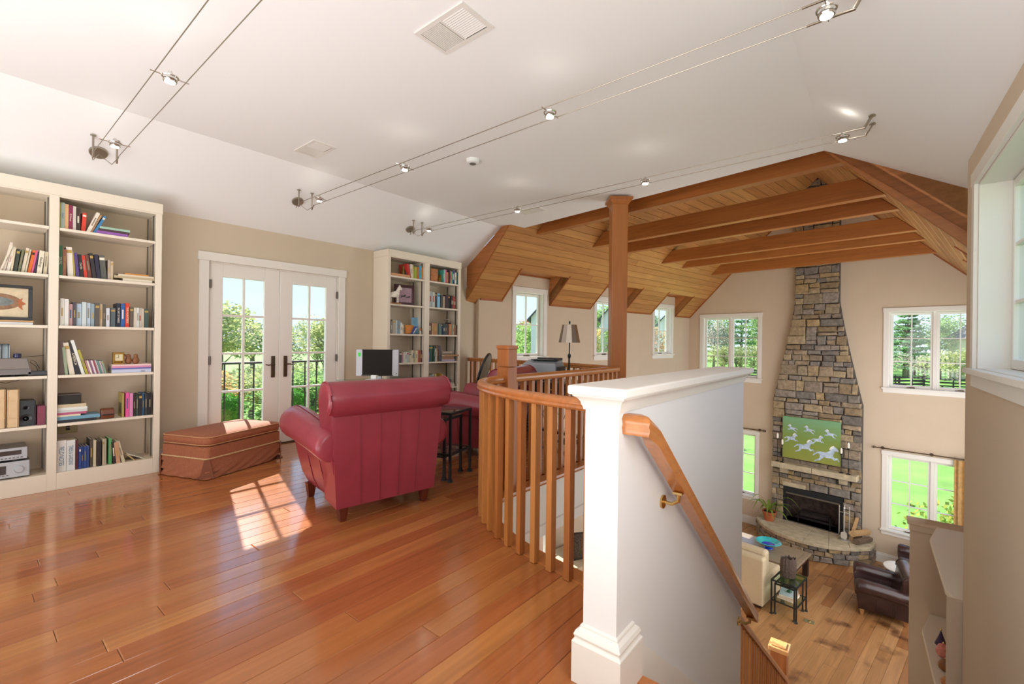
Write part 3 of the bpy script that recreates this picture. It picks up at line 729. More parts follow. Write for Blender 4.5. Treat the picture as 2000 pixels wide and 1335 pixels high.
NAMES = [('black', '#1d1d1f'), ('white', '#e8e6e0'), ('grey', '#8b8a88'), ('cream', '#dccfb4'), ('tan', '#c79c6c'), ('brown', '#6b4430'), ('red', '#c03428'), ('orange', '#dd7a2c'), ('yellow', '#d8c24c'), ('green', '#3f7a4a'), ('dark green', '#20402e'), ('teal', '#3f8f90'), ('blue', '#3568b0'), ('navy blue', '#22305a'), ('light blue', '#a3c4d8'), ('purple', '#75509c'), ('pink', '#d978a4'), ('maroon', '#7a2340'), ('dark grey', '#4a4a4c'), ('olive', '#7b7a38')]
def cname(h):
    c = srgb(h); best = min(NAMES, key=lambda n: sum((math.pow(x, .45)-math.pow(y, .45))**2 for x, y in zip(c, srgb(n[1])))); return best[0]
ORD = 'first second third fourth fifth sixth seventh eighth ninth tenth eleventh twelfth thirteenth fourteenth fifteenth sixteenth seventeenth eighteenth nineteenth twentieth twenty-first twenty-second twenty-third twenty-fourth twenty-fifth twenty-sixth twenty-seventh twenty-eighth'.split()
BR = random.Random(21)
INKD = mat('dark_ink', '#26211f', .6); INKL = mat('pale_ink', '#e9e2cf', .6); INKG = mat('gold_ink', '#b89a50', .5); INKM = mat('faded_ink', '#8f866f', .6); INKB = mat('blue_ink', '#3b6d86', .6); INKR = mat('red_ink', '#b23a30', .6)
def book(y0, y1, h, hexc, z, lean=0, where='', idx=0, dx=0, depth=None, txt=None, flat=False, tcol=None, bands=True, ylen=None):
    """upright book on a shelf: spine faces +X; y0..y1 is the foot of the spine"""
    w = max(.006, (y1-y0)-.0012); d = depth or BR.uniform(.13, .19); xf = -5.0+dx-BR.uniform(0, .02)
    M = mat('cover_'+hexc, hexc, .45)
    b = MB(); t = min(.002, w*.2)
    b.box(-d, 0, 0, 0, t, h).box(-d, w-t, 0, 0, w, h).box(-t*1.2, t, 0, 0, w-t, h)
    hgt = 'tall ' if h > .235 else ('small ' if h < .165 else '')
    o = tag(obj('book', b, M, loc=(xf, y0 if lean >= 0 else y1, z), rot=(-radians(lean), 0, 0)), ('%s%s book, %s from left, %s' % (hgt, cname(hexc), ORD[idx], where)), 'book', 'books on '+where)
    if lean < 0:
        for v in o.data.vertices: v.co.y -= w
    sh_ = -w if lean < 0 else 0
    obj('page_block', MB().box(-d+.003, t+sh_, .003, -t*1.2, w-t+sh_, h-.004), PAPER, o)
    if txt:
        tm = tcol or INKL
        text(txt, w*.72, tm, o, (.0006, w/2+sh_, h*.5), (pi/2, 0, pi/2) if False else Matrix(((0, 0, 1), (0, 1, 0), (-1, 0, 0))).to_euler(), name='spine_lettering', sx=min(1.15, h*.8/(len(txt)*w*.5)))
    elif bands and w > .012:
        r = BR.random(); tm = INKL if sum(srgb(hexc)) < .9 else BR.choice([INKD, INKB, INKR])
        if r < .55: obj('title_panel', MB().box(0, w*.32+sh_, h*.35, .0008, w*.68+sh_, h*(.6+.2*BR.random())), BR.choice([tm, INKG, INKM, INKM]), o)
        elif r < .8: obj('title_band', MB().box(0, t+sh_, h*.8, .0008, w-t+sh_, h*.9), BR.choice([INKG, tm]), o)
    return o
def flatbook(y0, y1, z, th, hexc, label, group, dx=0, depth=.17, pages=True, txt=None, name='book'):
    M = mat('cover_'+hexc, hexc, .4); t = min(.002, th*.2); xf = -5.0+dx; L = y1-y0
    b = MB().box(-depth, 0, 0, 0, L, t).box(-depth, 0, th-t, 0, L, th).box(-t, 0, t, 0, L, th-t)
    o = tag(obj(name, b, M, loc=(xf, y0, z+.0005)), label, 'book', group)
    obj('page_block', MB().box(-depth+.004, .003, t, -t, L-.003, th-t), PAPER, o)
    if txt: text(txt, th*.75, INKD, o, (.0005, L*.78, th*.5), (pi/2, 0, pi/2), name='spine_lettering')
    return z+th
def shelf(rows, z, scale, px0, where, dx=0):
    for i, r in enumerate(rows):
        x0, x1, h, c = r[:4]; lean = r[4] if len(r) > 4 else 0; txt = r[5] if len(r) > 5 else None; tc_ = r[6] if len(r) > 6 else None
        book(yat(px0+x0/scale), yat(px0+x1/scale), h, c, z, lean, where, i, dx, txt=txt, tcol=tc_)
k4 = 4.605
shelf([(58, 77, .205, '#d8c860'), (77, 113, .205, '#a9c0b4', 0, 'ITALY', INKB), (113, 149, .20, '#e8b988'), (149, 185, .195, '#8d2b4f', 0, 'El Amor', INKL), (185, 214, .19, '#cdc4bb'), (214, 258, .185, '#4a3530'),
       (262, 302, .155, '#d9432e', 3), (305, 340, .185, '#e8dfd0', 20), (342, 362, .17, '#d9a878', 21), (364, 392, .17, '#3a7fb0', 24)], SZ[0], k4, 100, 'top shelf of bay nearest the ottoman')
zz = SZ[0]
for th, c, lb, y0p, y1p in [(.026, '#9a62b8', 'purple book with teal end, bottom of the flat stack on the top shelf', 400, 680), (.020, '#4a3338', 'dark maroon book, middle of the flat stack on the top shelf', 415, 695), (.018, '#9fc4ae', 'pale green book on top of the flat stack on the top shelf', 428, 700)]:
    zz = flatbook(yat(100+y0p/k4), yat(100+y1p/k4), zz, th, c, lb, 'flat stack on the top shelf')
shelf([(58, 97, .235, '#2a6a43', 0, 'CELTIC', INKL), (97, 133, .21, '#8a5a44', 0, 'CRAFTSMAN', INKG), (145, 200, .235, '#e9e4d8', -3), (200, 215, .20, '#b5a53c', -3), (218, 252, .195, '#54417a', -5), (256, 290, .185, '#232326', -5, 'OATES', INKL), (293, 325, .18, '#cc3a2a', -6), (329, 366, .19, '#7a4638', -7), (369, 404, .205, '#2e2c2d', -7), (407, 444, .20, '#2b2940', -6), (447, 500, .20, '#5a5d58', -5), (507, 530, .165, '#b7a79a'), (530, 556, .155, '#c2b194')], SZ[1], k4, 100, 'second shelf of bay nearest the ottoman')
zz = SZ[1]
for th, c, lb, a_, b_ in [(.022, '#e6ddc8', 'cream book at the bottom of the flat pile on the second shelf', 640, 905), (.02, '#b9a988', 'tan book, second in the flat pile on the second shelf', 560, 925), (.014, '#d9cfb8', 'pale book, third in the flat pile on the second shelf', 600, 920), (.012, '#c98a3c', 'thin orange book on top of the flat pile on the second shelf', 660, 870)]:
    zz = flatbook(yat(100+a_/k4), yat(100+b_/k4), zz, th, c, lb, 'flat pile on the second shelf')
shelf([(58, 80, .20, '#dcdad0'), (80, 118, .215, '#dfe0d6'), (118, 158, .21, '#e2e2dc'), (160, 196, .175, '#c8a3a0'), (198, 226, .19, '#4d4a50'), (228, 276, .18, '#a9bccb'), (278, 318, .195, '#c5d2d2'), (320, 356, .19, '#b4c6d4'), (358, 392, .185, '#8fa3ad'), (394, 436, .19, '#58544f'), (436, 464, .185, '#d0b894'), (464, 492, .185, '#5b564c'), (494, 528, .155, '#cfd3dc'), (538, 584, .16, '#5c6a70'), (590, 626, .20, '#23283a', 0, 'THE ART OF THINGS', INKL), (628, 666, .20, '#2f62a8'), (668, 704, .205, '#d2402e', 0, 'THE HUNTRESS', INKL), (708, 740, .175, '#5e564e'), (742, 768, .17, '#cfc6b0'), (768, 792, .17, '#d5d8d6'), (792, 818, .17, '#d8d3c4'), (818, 840, .165, '#cfc4ae'), (842, 880, .165, '#3f5650')], SZ[2], k4, 100, 'third shelf of bay nearest the ottoman')
shelf([(62, 128, .27, '#6b5952', -1), (130, 160, .22, '#97a88c', -5), (172, 222, .26, '#ddd6c4', -9), (228, 275, .26, '#2b2c30', -11, 'AMERICA', INKL), (281, 312, .285, '#e0e4de', -14), (318, 342, .205, '#a8a23e', -15),
       (345, 362, .115, '#c78f9c', -14), (363, 380, .115, '#e0dccb', -14), (381, 398, .115, '#8d5f86', -14), (399, 416, .115, '#d9cfd4', -14), (417, 434, .115, '#a8566a', -14), (435, 452, .115, '#cfd2d8', -14), (453, 470, .112, '#5f8a80', -14), (471, 488, .11, '#b8a4ae', -14), (489, 510, .11, '#7f9a88', -14)], SZ[3], k4, 100, 'fourth shelf of bay nearest the ottoman')
zz = SZ[3]
for th, c, lb, tx in [(.020, '#c8cfe6', 'pale blue magazine marked with a year, bottom of the fourth shelf pile', '2003'), (.010, '#b7c0de', 'lavender magazine second from the bottom of the fourth shelf pile', None), (.012, '#5a62a8', 'indigo magazine in the middle of the fourth shelf pile', None), (.016, '#d58fb4', 'pink magazine, second from the top of the fourth shelf pile', None), (.014, '#e4c8c4', 'rose cream magazine topmost of the fourth shelf pile', None)]:
    zz = flatbook(yat(100+552/k4), yat(100+905/k4), zz, th, c, lb, 'pile of magazines on the fourth shelf', txt=tx)
GOLD = mat('brass_clock_case', '#a8823c', .35, .8)
ck = thing('carriage_clock', 'small gold square clock standing on the magazines of the fourth shelf', 'clock', (-5.03, yat(100+605/k4, -5.03), zz+.001))
obj('case', MB().box(-.025, -.036, 0, .022, .036, .012).box(-.025, -.036, .085, .022, .036, .1).box(-.025, -.036, .012, .022, -.026, .085).box(-.025, .026, .012, .022, .036, .085).box(-.025, -.026, .012, -.018, .026, .085), GOLD, ck, bevel=.002)
obj('dial', MB().box(-.018, -.026, .03, .016, .026, .085), mat('clock_dial', '#d8d0a8', .5), ck)
obj('hand', MB().box(.0165, -.001, .055, .0175, .001, .078).box(.0165, -.016, .054, .0175, 0, .056), INKD, ck)
for i, (xp, lb) in enumerate([(700, 'left carved brown wooden bird figurine on the fourth shelf magazines'), (765, 'right carved brown wooden bird figurine on the fourth shelf magazines')]):
    f = thing('wooden_figurine', lb, 'figurine', (-5.04, yat(100+xp/k4, -5.03), zz+.001), 0, 'carved bird figurines')
    WD = mat('carved_wood', '#8a5a38', .55, noise=.25, nscale=60)
    obj('body', MB().lathe([(.012, 0), (.02, .01), (.026, .03), (.018, .052), (.010, .06)], 14), WD, f, smooth=True)
    obj('head', MB().lathe([(.004, .052), (.013, .058), (.016, .070), (.010, .082), (.003, .086)], 12), WD, f, smooth=True)
    if i == 0: obj('raised_wing', MB().prism([(0, -.012, .05), (0, -.042, .092), (0, -.008, .075)], (.008, 0, 0)), WD, f)
shelf([(682, 714, .205, '#e05a9c'), (716, 748, .20, '#d58ab8'), (750, 774, .19, '#2f2a28'), (776, 798, .185, '#394a44'), (800, 830, .19, '#26262c', 0), (832, 852, .195, '#3a6a94'), (854, 880, .19, '#32383a'), (882, 916, .195, '#1f2126')], SZ[4], k4, 100, 'fifth shelf of bay nearest the ottoman')
wb = tag(obj('book', MB().box(-.16, 0, 0, 0, .012, .205), mat('cover_#b0a058', '#a89a54', .5), loc=(-5.01, yat(100+668/k4)-.012, SZ[4])), 'pink and olive book standing with its cover visible, fifth shelf', 'book'); obj('cover_panel', MB().box(-.12, -.0012, .03, -.03, 0, .12), mat('cover_#5a5a44', '#5a5a44', .5), wb)
zz = SZ[4]
for th, c, lb, a_, b_, d_ in [(.022, '#23262c', 'black book lowest in the pile at left of the fifth shelf', 45, 415, 0), (.026, '#6f9fb8', 'blue magazine box second from the bottom of the fifth shelf pile', 40, 450, 0), (.014, '#e0d4b8', 'cream booklet, third from the bottom of the fifth shelf pile', 48, 275, 0), (.018, '#b85a80', 'pink journal in the middle of the fifth shelf pile', 50, 330, 0), (.02, '#c9d2d0', 'pale grey journal, third from the top of the fifth shelf pile', 50, 335, 0), (.018, '#dfe6e4', 'white journal with blue spine print near the top of the fifth shelf pile', 48, 335, 0), (.026, '#cdbf9e', 'thick tan book topping the fifth shelf pile', 48, 325, 0)]:
    zz = flatbook(max(.512, yat(100+a_/k4)), yat(100+b_/k4), zz, th, c, lb, 'pile of journals on the fifth shelf', depth=.19)
bx = tag(obj('storage_box', MB().box(-.12, 0, 0, 0, .135, .07), mat('black_card', '#262422', .6), loc=(-5.01, .515, zz+.001), bevel=.003), 'black storage box lying on the pile of journals on the fifth shelf', 'box'); obj('lid', MB().box(-.122, -.001, .07, .002, .137, .078), mat('grey_card', '#5a524c', .6), bx)
lb_ = thing('card_holder', 'brown rounded wooden card holder in the middle of the fifth shelf', 'holder', (-5.03, yat(100+517/k4, -5.0), SZ[4]+.001))
BWD = mat('brown_lacquer', '#6b3a22', .3, coat=.3)
obj('cradle', MB().prism([(.03, -.042, 0), (.04, -.042, .035), (.03, -.042, .075), (.0, -.042, .088), (-.03, -.042, .08), (-.03, -.042, 0)], (0, .084, 0)), BWD, lb_, bevel=.006)
obj('slot', MB().box(.034, -.036, .03, .0405, .036, .04), INKD, lb_)
shelf([(52, 62, .24, '#dfe5dc', 0, None), (63, 152, .245, '#dcdcd8', 0, 'FIELD NOTES', INKB), (153, 232, .24, '#d9dedd', 0, 'TREES & GARDENS', INKB), (234, 262, .235, '#5c2a30'), (264, 286, .175, '#2f4c90'), (287, 310, .175, '#2f4c90'), (311, 334, .175, '#2f4c90'), (335, 360, .175, '#2f4c90'), (366, 394, .225, '#4a423a'), (396, 424, .215, '#cfc4a4'), (428, 446, .205, '#352c2a'), (447, 466, .205, '#2c2a2c'), (478, 500, .215, '#c8bca0'), (501, 516, .215, '#b5aa94'), (534, 564, .215, '#5aa564'), (572, 600, .185, '#2f2a28', -4), (602, 640, .18, '#c89a78', -6), (652, 684, .19, '#cdc2a6', -12)], .129, k4, 100, 'bottom shelf of bay nearest the ottoman')
for i, (a_, ln, h_, c, lb) in enumerate([(790, -42, .19, '#b59a5c', 'tan folder leaning steeply at right of the bottom shelf'), (880, -62, .20, '#c9c4b4', 'pale grey magazine lying almost flat at right of the bottom shelf')]):
    y = min(yat(100+a_/k4), 1.10); o = tag(obj('folder', MB().box(-.17, -.006, 0, 0, 0, h_), mat('cover_'+c, c, .5), loc=(-5.02, y-.01, .131), rot=(radians(-ln), 0, 0)), lb, 'folder'); obj('sheet', MB().box(-.165, -.008, .004, -.003, -.006, h_-.004), PAPER, o)
op = thing('wall_outlet', 'ivory outlet plate on the back of the bottom shelf bay', 'outlet', (XB+.007, yat(100+160/k4, -5.28), .43))
obj('cover_plate', MB().box(0, -.06, -.045, .006, .06, .045), mat('ivory_plastic', '#b3a878', .5), op, bevel=.002); obj('socket', MB().box(.006, -.012, -.02, .008, .012, -.0).box(.006, -.012, .006, .008, .012, .026), INKD, op)
# ---- left bay (px scale 4.042, origin 0)
k5 = 4.042
shelf([(-10, 8, .205, '#dcd2be', 16), (12, 38, .22, '#d8cdbd', 10), (42, 72, .19, '#e6dfd2', 9, 'Cassady', INKR), (76, 94, .18, '#cfc2a4', 6), (98, 130, .175, '#3c4238', 6), (134, 156, .175, '#6a6e50', 7), (160, 188, .19, '#ddd2bc', 8), (190, 206, .18, '#c8bfa6', 8), (210, 238, .18, '#e0762e', 9), (240, 258, .18, '#c85a80', 8), (262, 280, .17, '#33264a', 5), (284, 326, .18, '#e2d8c2', 5, 'Readings', INKD), (336, 366, .175, '#c9bea4', 3)], SZ[1], k5, 0, 'second shelf of the leftmost bay')
pf = thing('framed_print', 'black framed antique print of a large brown oval motif on the third shelf', 'picture', (-5.06, .29, SZ[2]+.034), 0)
obj('frame', MB().box(-.012, -.30, 0, .012, .085, .022).box(-.012, -.30, .24, .012, .085, .262).box(-.012, -.30, .022, .012, -.278, .24).box(-.012, .063, .022, .012, .085, .24), mat('black_frame', '#1c1e22', .3), pf, bevel=.002)
sh_ = obj('print_sheet', MB().box(-.008, -.278, .022, -.004, .063, .24), mat('aged_paper', '#cfc0a0', .7, noise=.08, nscale=30), pf)
el = [(.0, -.10+.13*cos(t*pi/12), .135+.062*sin(t*pi/12)) for t in range(24)]
obj('printed_shape', MB().prism([(-.0035, y, z) for _, y, z in el], (.0006, 0, 0)), mat('print_brown', '#8a6a50', .7, noise=.35, nscale=25), pf)
obj('printed_shape', MB().prism([(-.0028, -.10+.09*cos(t*pi/8), .135+.035*sin(t*pi/8)) for t in range(16)], (.0006, 0, 0)), mat('print_grey', '#747c7a', .7, noise=.3, nscale=25), pf)
obj('printed_flower', MB().prism([(-.003, .035, .17), (-.003, .028, .145), (-.003, .052, .125), (-.003, .03, .11), (-.003, .035, .075), (-.003, .012, .1), (-.003, .01, .15)], (.0006, 0, 0)), mat('print_rust', '#a8643c', .7), pf)
tag(obj('picture_ledge', MB().box(-.12, -.45, .018, .03, .33, .032), mat('ledge_wood', '#c09a6a', .4), loc=(-5.04, .05, SZ[2]), bevel=.002), 'light wooden ledge board under the framed print on the third shelf', 'board')
tag(obj('paper_pile', MB().box(-.16, -.45, 0, .0, .325, .016), mat('white_papers', '#dfe2e6', .6), loc=(-5.0, .05, SZ[2]+.001)), 'pile of white papers under the framed print on the third shelf', 'papers')
tt = thing('turntable', 'grey record player with smoked lid on the fourth shelf of the left bay', 'record player', (-5.13, .165, SZ[3]+.001))
PLG = mat('grey_plastic', '#6f6c6c', .35); obj('plinth', MB().box(-.14, -.3, .012, .13, .205, .055), PLG, tt, bevel=.004)
obj('lid', MB().prism([(.13, -.3, .055), (.13, .20, .055), (.09, .185, .135), (.09, -.3, .135)], (-.2, 0, 0)), mat('smoked_plastic', '#7d7570', .12, coat=.5), tt, bevel=.004)
obj('platter', MB().lathe([(.11, .0), (.115, .004), (.11, .008)], 24, cx=0, cy=-.1).add([], []), BLACKM, tt)
for y in (.0, .12): obj('foot', MB().lathe([(.014, 0), (.016, .012)], 12, cx=.1, cy=y), BLACKM, tt)
gc = thing('glass_box', 'mirrored glass box standing on the grey record player', 'box', (-5.10, .215, SZ[3]+.137))
obj('case', MB().box(-.05, -.22, 0, .05, .045, .10), mat('mirror_glass', '#7d8c94', .08, .7), gc); gr_ = MB()
for k in range(9): gr_.box(.05, -.22+k*.032, 0, .054, -.216+k*.032, .104)
gr_.box(.05, -.22, .09, .055, .045, .094).box(-.05, -.22, .1, .055, .045, .106); obj('leading', gr_, BLACKM, gc)
jb = thing('small_jar', 'tiny dark blue lidded jar beside the mirrored glass box', 'jar', (-5.06, .30, SZ[3]+.137))
obj('body', MB().lathe([(.016, 0), (.022, .006), (.022, .022), (.018, .026)], 16), mat('cobalt_glaze', '#20264e', .2, coat=.5), jb, smooth=True); obj('lid', MB().lathe([(.022, .026), (.022, .032), (.01, .037)], 16), mat('cobalt_glaze', '#20264e'), jb, smooth=True)
rt = thing('router', 'small black network box with a looped wire on the fourth shelf', 'router', (-5.05, .41, SZ[3]+.001))
obj('body', MB().box(-.05, -.06, .004, .05, .06, .034), mat('dark_plastic', '#3a3e44', .35), rt, bevel=.004)
obj('wire', MB().tube([(-.02, .0, .034), (-.04, -.01, .07), (-.05, -.04, .10), (-.05, -.035, .12), (-.05, -.01, .10), (-.03, .01, .05)], .002, 6), INKD, rt); obj('wire', MB().tube([(-.05, -.09, .04), (-.06, -.09, .14), (-.12, .0, .145), (-.18, .09, .15)], .002, 6), INKD, rt)
tag(obj('hanging_wire', MB().tube([(-5.0, .16, .872), (-4.99, .24, .845), (-4.99, .32, .868), (-5.0, .34, .876)], .002, 6), INKD), 'thin black wire sagging under the fourth shelf of the left bay', 'wire')
for i, (a_, b_, h_) in enumerate([(-60, 66, .285), (62, 166, .28)]):
    y0_b = .05 if i == 0 else yat(62/k5); y1_b = yat((60 if i == 0 else 166)/k5)
    o = tag(obj('binder', MB().box(-.24, 0, 0, 0, .006, h_).box(-.24, y1_b-y0_b-.010, 0, 0, y1_b-y0_b-.004, h_).box(-.012, .006, 0, .006, y1_b-y0_b-.01, h_), mat('album_leather', '#d0b48c', .5, noise=.06, nscale=20), loc=(-5.0, y0_b, SZ[4]+.001), bevel=.004), ['large cream leather album at the left edge of the fifth shelf', 'large cream leather album beside the small black speaker'][i], 'album', 'cream albums on the fifth shelf')
    obj('page_block', MB().box(-.235, .006, .004, -.012, y1_b-y0_b-.01, h_-.006), PAPER, o)
    obj('spine_rib', MB().box(.006, .004, h_*.25, .009, y1_b-y0_b-.008, h_*.27).box(.006, .004, h_*.72, .009, y1_b-y0_b-.008, h_*.74), mat('album_leather', ''), o)
spk = thing('speaker', 'small black bookshelf speaker with round drivers, fifth shelf left bay', 'speaker', (-5.09, .345, SZ[4]+.001))
obj('cabinet', MB().box(-.08, -.052, 0, .07, .052, .19), mat('speaker_black', '#2c3238', .5), spk, bevel=.005)
for r_, z in ((.034, .055), (.018, .135)): obj('driver', MB().lathe([(r_, 0), (r_, .004), (r_*.8, .003), (r_*.3, -.002), (.002, .004)], 20, M=Matrix.Translation((.07, 0, z)) @ Matrix.Rotation(pi/2, 4, 'Y')), mat('driver_cone', '#1e2226', .3), spk, smooth=True)
for k, (y, c, lb) in enumerate([(.395, '#2a1e22', 'black box set standing behind the maroon one, fifth shelf left bay'), (.412, '#7d3a4e', 'maroon box at the right end of the fifth shelf left bay')]):
    o = tag(obj('media_box', MB().box(-.14, 0, 0, .0+.02*k, .012+.03*k, .145), mat('cover_'+c, c, .4), loc=(-5.02, y-.008, SZ[4]+.001), bevel=.002), lb, 'box'); obj('label_strip', MB().box(.0+.02*k, .002, .03, .001+.02*k, .008+.03*k, .1), mat('cover_'+c, c), o)
SILV = mat('silver_faceplate', '#b4bcc4', .3, .5); DSP = mat('dark_display', '#3a2e2c', .15)
for i, (z, h_, w_, lb) in enumerate([(.130, .125, .368, 'silver stereo receiver with big volume knob at the bottom of left bay'), (.262, .095, .355, 'silver disc player stacked on top of the stereo receiver')]):
    r = thing('stereo_component', lb, 'stereo', (-5.02, w_, z), 0, 'stacked stereo components')
    obj('chassis', MB().box(-.24, -.45, .012, -.012, 0, h_), mat('stereo_case', '#77777a', .35, .5), r)
    obj('faceplate', MB().box(-.012, -.45, .008, .0, 0, h_), SILV, r, bevel=.002)
    obj('display', MB().box(0, -.36, h_*.45 if i else h_*.3, .001, -.03 if i else -.12, h_*.8), DSP, r)
    for q in range(7): obj('button', MB().box(0, -.035-q*.02-(.0 if i else .085), h_*.2, .003, -.023-q*.02-(.0 if i else .085), h_*.2+.008), PLG, r)
    if i == 0: obj('volume_knob', MB().lathe([(.026, 0), (.026, .016), (.022, .02)], 24, M=Matrix.Translation((0, -.055, .065)) @ Matrix.Rotation(pi/2, 4, 'Y')), SILV, r, smooth=True)
    for y in (-.06, -.4): obj('foot', MB().lathe([(.02, 0), (.022, .012)], 12, cx=-.03, cy=y), HINGE, r)
op2 = thing('wall_outlet', 'tan outlet plate behind the stereo in the left bay', 'outlet', (XB+.007, .03, .47)); obj('cover_plate', MB().box(0, -.06, -.045, .006, .06, .045), mat('ivory_plastic', '#c8b888'), op2, bevel=.002); obj('socket', MB().box(.006, -.03, -.02, .008, .0, .02), INKD, op2)
# ---- second bookcase (zoom scale 8.9, origin 750,490)
k6 = 8.9
def sh2(rows, z, where): shelf(rows, z, k6, 750, where)
B2 = 'bookcase by computer'
sh2([(440, 470, .20, '#cc3a34', -12), (472, 500, .195, '#d8cfc0', -4), (502, 530, .19, '#cfc47c', -2), (534, 582, .17, '#9cae3c'), (584, 612, .175, '#c06a3c'), (614, 652, .19, '#4aa0c0'), (656, 690, .18, '#dd7c40')], 2.04, 'top shelf, left half of the '+B2)
fb = flatbook(yat(750+110/k6), yat(750+440/k6), 2.04, .035, '#c8946a', 'salmon book lying flat on the top shelf by the computer', 'flat books by the computer', dx=.01)
fg = thing('dark_figurine', 'dark carved figurine on the top shelf of the bookcase by the computer', 'figurine', (-5.08, yat(750+375/k6, -5.08), 2.076)); obj('body', MB().lathe([(.03, 0), (.04, .02), (.03, .06), (.035, .09), (.02, .12), (.004, .135)], 14), mat('ebony', '#2a1f22', .35), fg, smooth=True); obj('base', MB().lathe([(.035, -.001), (.035, .006)], 14), mat('ebony', ''), fg)
fg = thing('gold_figurine', 'slim olive gold figurine left of the dark one, top shelf', 'figurine', (-5.10, yat(750+325/k6, -5.10), 2.076)); obj('body', MB().lathe([(.02, 0), (.025, .04), (.015, .08), (.022, .12), (.008, .15)], 12), mat('antique_gold', '#8a7a3c', .4, .5), fg, smooth=True); obj('base', MB().lathe([(.026, -.001), (.026, .006)], 12), mat('antique_gold', ''), fg)
sh2([(1030, 1050, .19, '#4aa090'), (1050, 1068, .20, '#c8d0d8'), (1070, 1090, .20, '#d0508c'), (1092, 1130, .17, '#d89050'), (1132, 1150, .20, '#3a3a50'), (1152, 1172, .19, '#c89a58'), (1172, 1200, .19, '#58b098'), (1200, 1232, .205, '#3a3c80'), (1234, 1258, .18, '#d8d4c4'), (1260, 1290, .185, '#3a8a90')], 2.04, 'top shelf, right half of the '+B2)
tl = tag(obj('carved_tile', MB().box(-.02, -.065, 0, .0, .065, .19), mat('terracotta_tile', '#bd7c50', .6, noise=.25, nscale=40), loc=(-5.04, yat(750+865/k6, -5.04), 2.041), bevel=.004), 'square terracotta coloured carved tile on the top shelf right half', 'tile'); obj('relief', MB().lathe([(.04, 0), (.035, .006), (.02, .004), (.01, .007)], 16, M=Matrix.Translation((0, 0, .1)) @ Matrix.Rotation(pi/2, 4, 'Y')), mat('terracotta_tile', ''), tl)
bk = thing('bookend', 'dark gold angled bookend holding books, top shelf right half', 'bookend', (-5.05, yat(750+965/k6, -5.05), 2.041)); obj('base', MB().box(-.06, -.04, 0, .02, .045, .015), mat('dark_bronze_gold', '#5a4426', .4, .4), bk); obj('wing', MB().prism([(0, -.035, .015), (0, .042, .015), (0, .042, .14), (0, .01, .12)], (-.05, 0, 0)), mat('gilt', '#b08238', .4, .5), bk)
sh2([(792, 842, .225, '#b4c0c4'), (844, 888, .215, '#c4ccc8'), (892, 932, .215, '#3c2c28'), (936, 978, .205, '#8cc0e0'), (990, 1026, .19, '#4c4a40'), (1030, 1066, .175, '#b0a494'), (1072, 1120, .20, '#3a2030'), (1122, 1160, .20, '#28262a'), (1164, 1196, .195, '#221c20'), (1198, 1228, .195, '#b03a34'), (1230, 1262, .185, '#8a4a44')], 1.67, 'second shelf, right half of the '+B2)
pf = thing('framed_photograph', 'dark framed purple photograph of running horses on the second shelf', 'picture', (-5.09, yat(750+345/k6, -5.09), 1.671), -.12)
obj('frame', MB().box(-.015, -.15, 0, .012, .15, .04).box(-.015, -.15, .24, .012, .15, .28).box(-.015, -.15, .04, .012, -.115, .24).box(-.015, .115, .04, .012, .15, .24), mat('mahogany_frame', '#45262a', .3), pf, bevel=.004)
obj('photo_sheet', MB().box(-.01, -.115, .04, 0, .115, .24), mat('mauve_photo', '#a98a98', .5, noise=.12, nscale=8), pf)
HS_ = [(0, .10), (.05, .12), (.14, .13), (.25, .125), (.33, .15), (.40, .19), (.455, .235), (.52, .25), (.55, .225), (.60, .19), (.585, .165), (.54, .175), (.50, .165), (.475, .12), (.45, .08), (.50, .04), (.56, .055), (.60, .02), (.62, -.01), (.59, -.012), (.565, .025), (.49, -.005), (.44, .02), (.40, .03), (.30, .025), (.22, .03), (.17, .0), (.12, -.04), (.05, -.05), (-.02, -.075), (-.035, -.055), (.03, -.03), (.10, .0), (.115, .05), (.09, .085), (.04, .085), (-.03, .05), (-.08, .03), (-.06, .065)]
def horse(parent, y, z, sc, m, flip=1, M=None, th=.001, name='painted_horse'):
    pts = [(0, (px-.27)*sc*flip+y, pz*sc+z) for px, pz in HS_]
    b = MB(); b.prism(pts, (th, 0, 0), M); return obj(name, b, m, parent)
for y, z, sc in ((-.02, .11, .16), (.055, .105, .13)): horse(pf, y, z, sc, mat('photo_dark', '#3c3038', .6), M=Matrix.Translation((.0005, 0, 0)))
hf = thing('horse_figurine', 'white and grey ceramic horse figurine before the framed photograph, second shelf', 'figurine', (-5.0, yat(750+165/k6, -5.0), 1.671), -.5)
CH = mat('white_ceramic', '#d8d0c4', .35, noise=.25, nscale=25); hb = MB()
hb.prism([(-.01, (px-.27)*.34, pz*.52+.085) for px, pz in [(0.1, .0), (.08, .1), (.2, .14), (.33, .16), (.42, .26), (.46, .32), (.5, .31), (.58, .2), (.55, .18), (.49, .2), (.47, .1), (.45, .0)]], (.03, 0, 0)); obj('body', hb, CH, hf, bevel=.006)
for y in (-.05, -.035, .04, .055): obj('leg', MB().cyl((0, y, .008), (.004, y, .1), .006, 8), CH, hf, smooth=True)
obj('base', MB().box(-.035, -.09, 0, .045, .09, .012), mat('figurine_wood', '#9a6434', .4), hf, bevel=.002)
sh2([(92, 125, .175, '#5a4c4a'), (127, 150, .16, '#8d8780'), (160, 220, .185, '#b4ad9c'), (222, 252, .18, '#c8d4da'), (254, 300, .175, '#7f98a4'), (302, 330, .15, '#e2dcd0'), (332, 360, .13, '#d8ccb8')], 1.278, 'third shelf, left half of the '+B2)
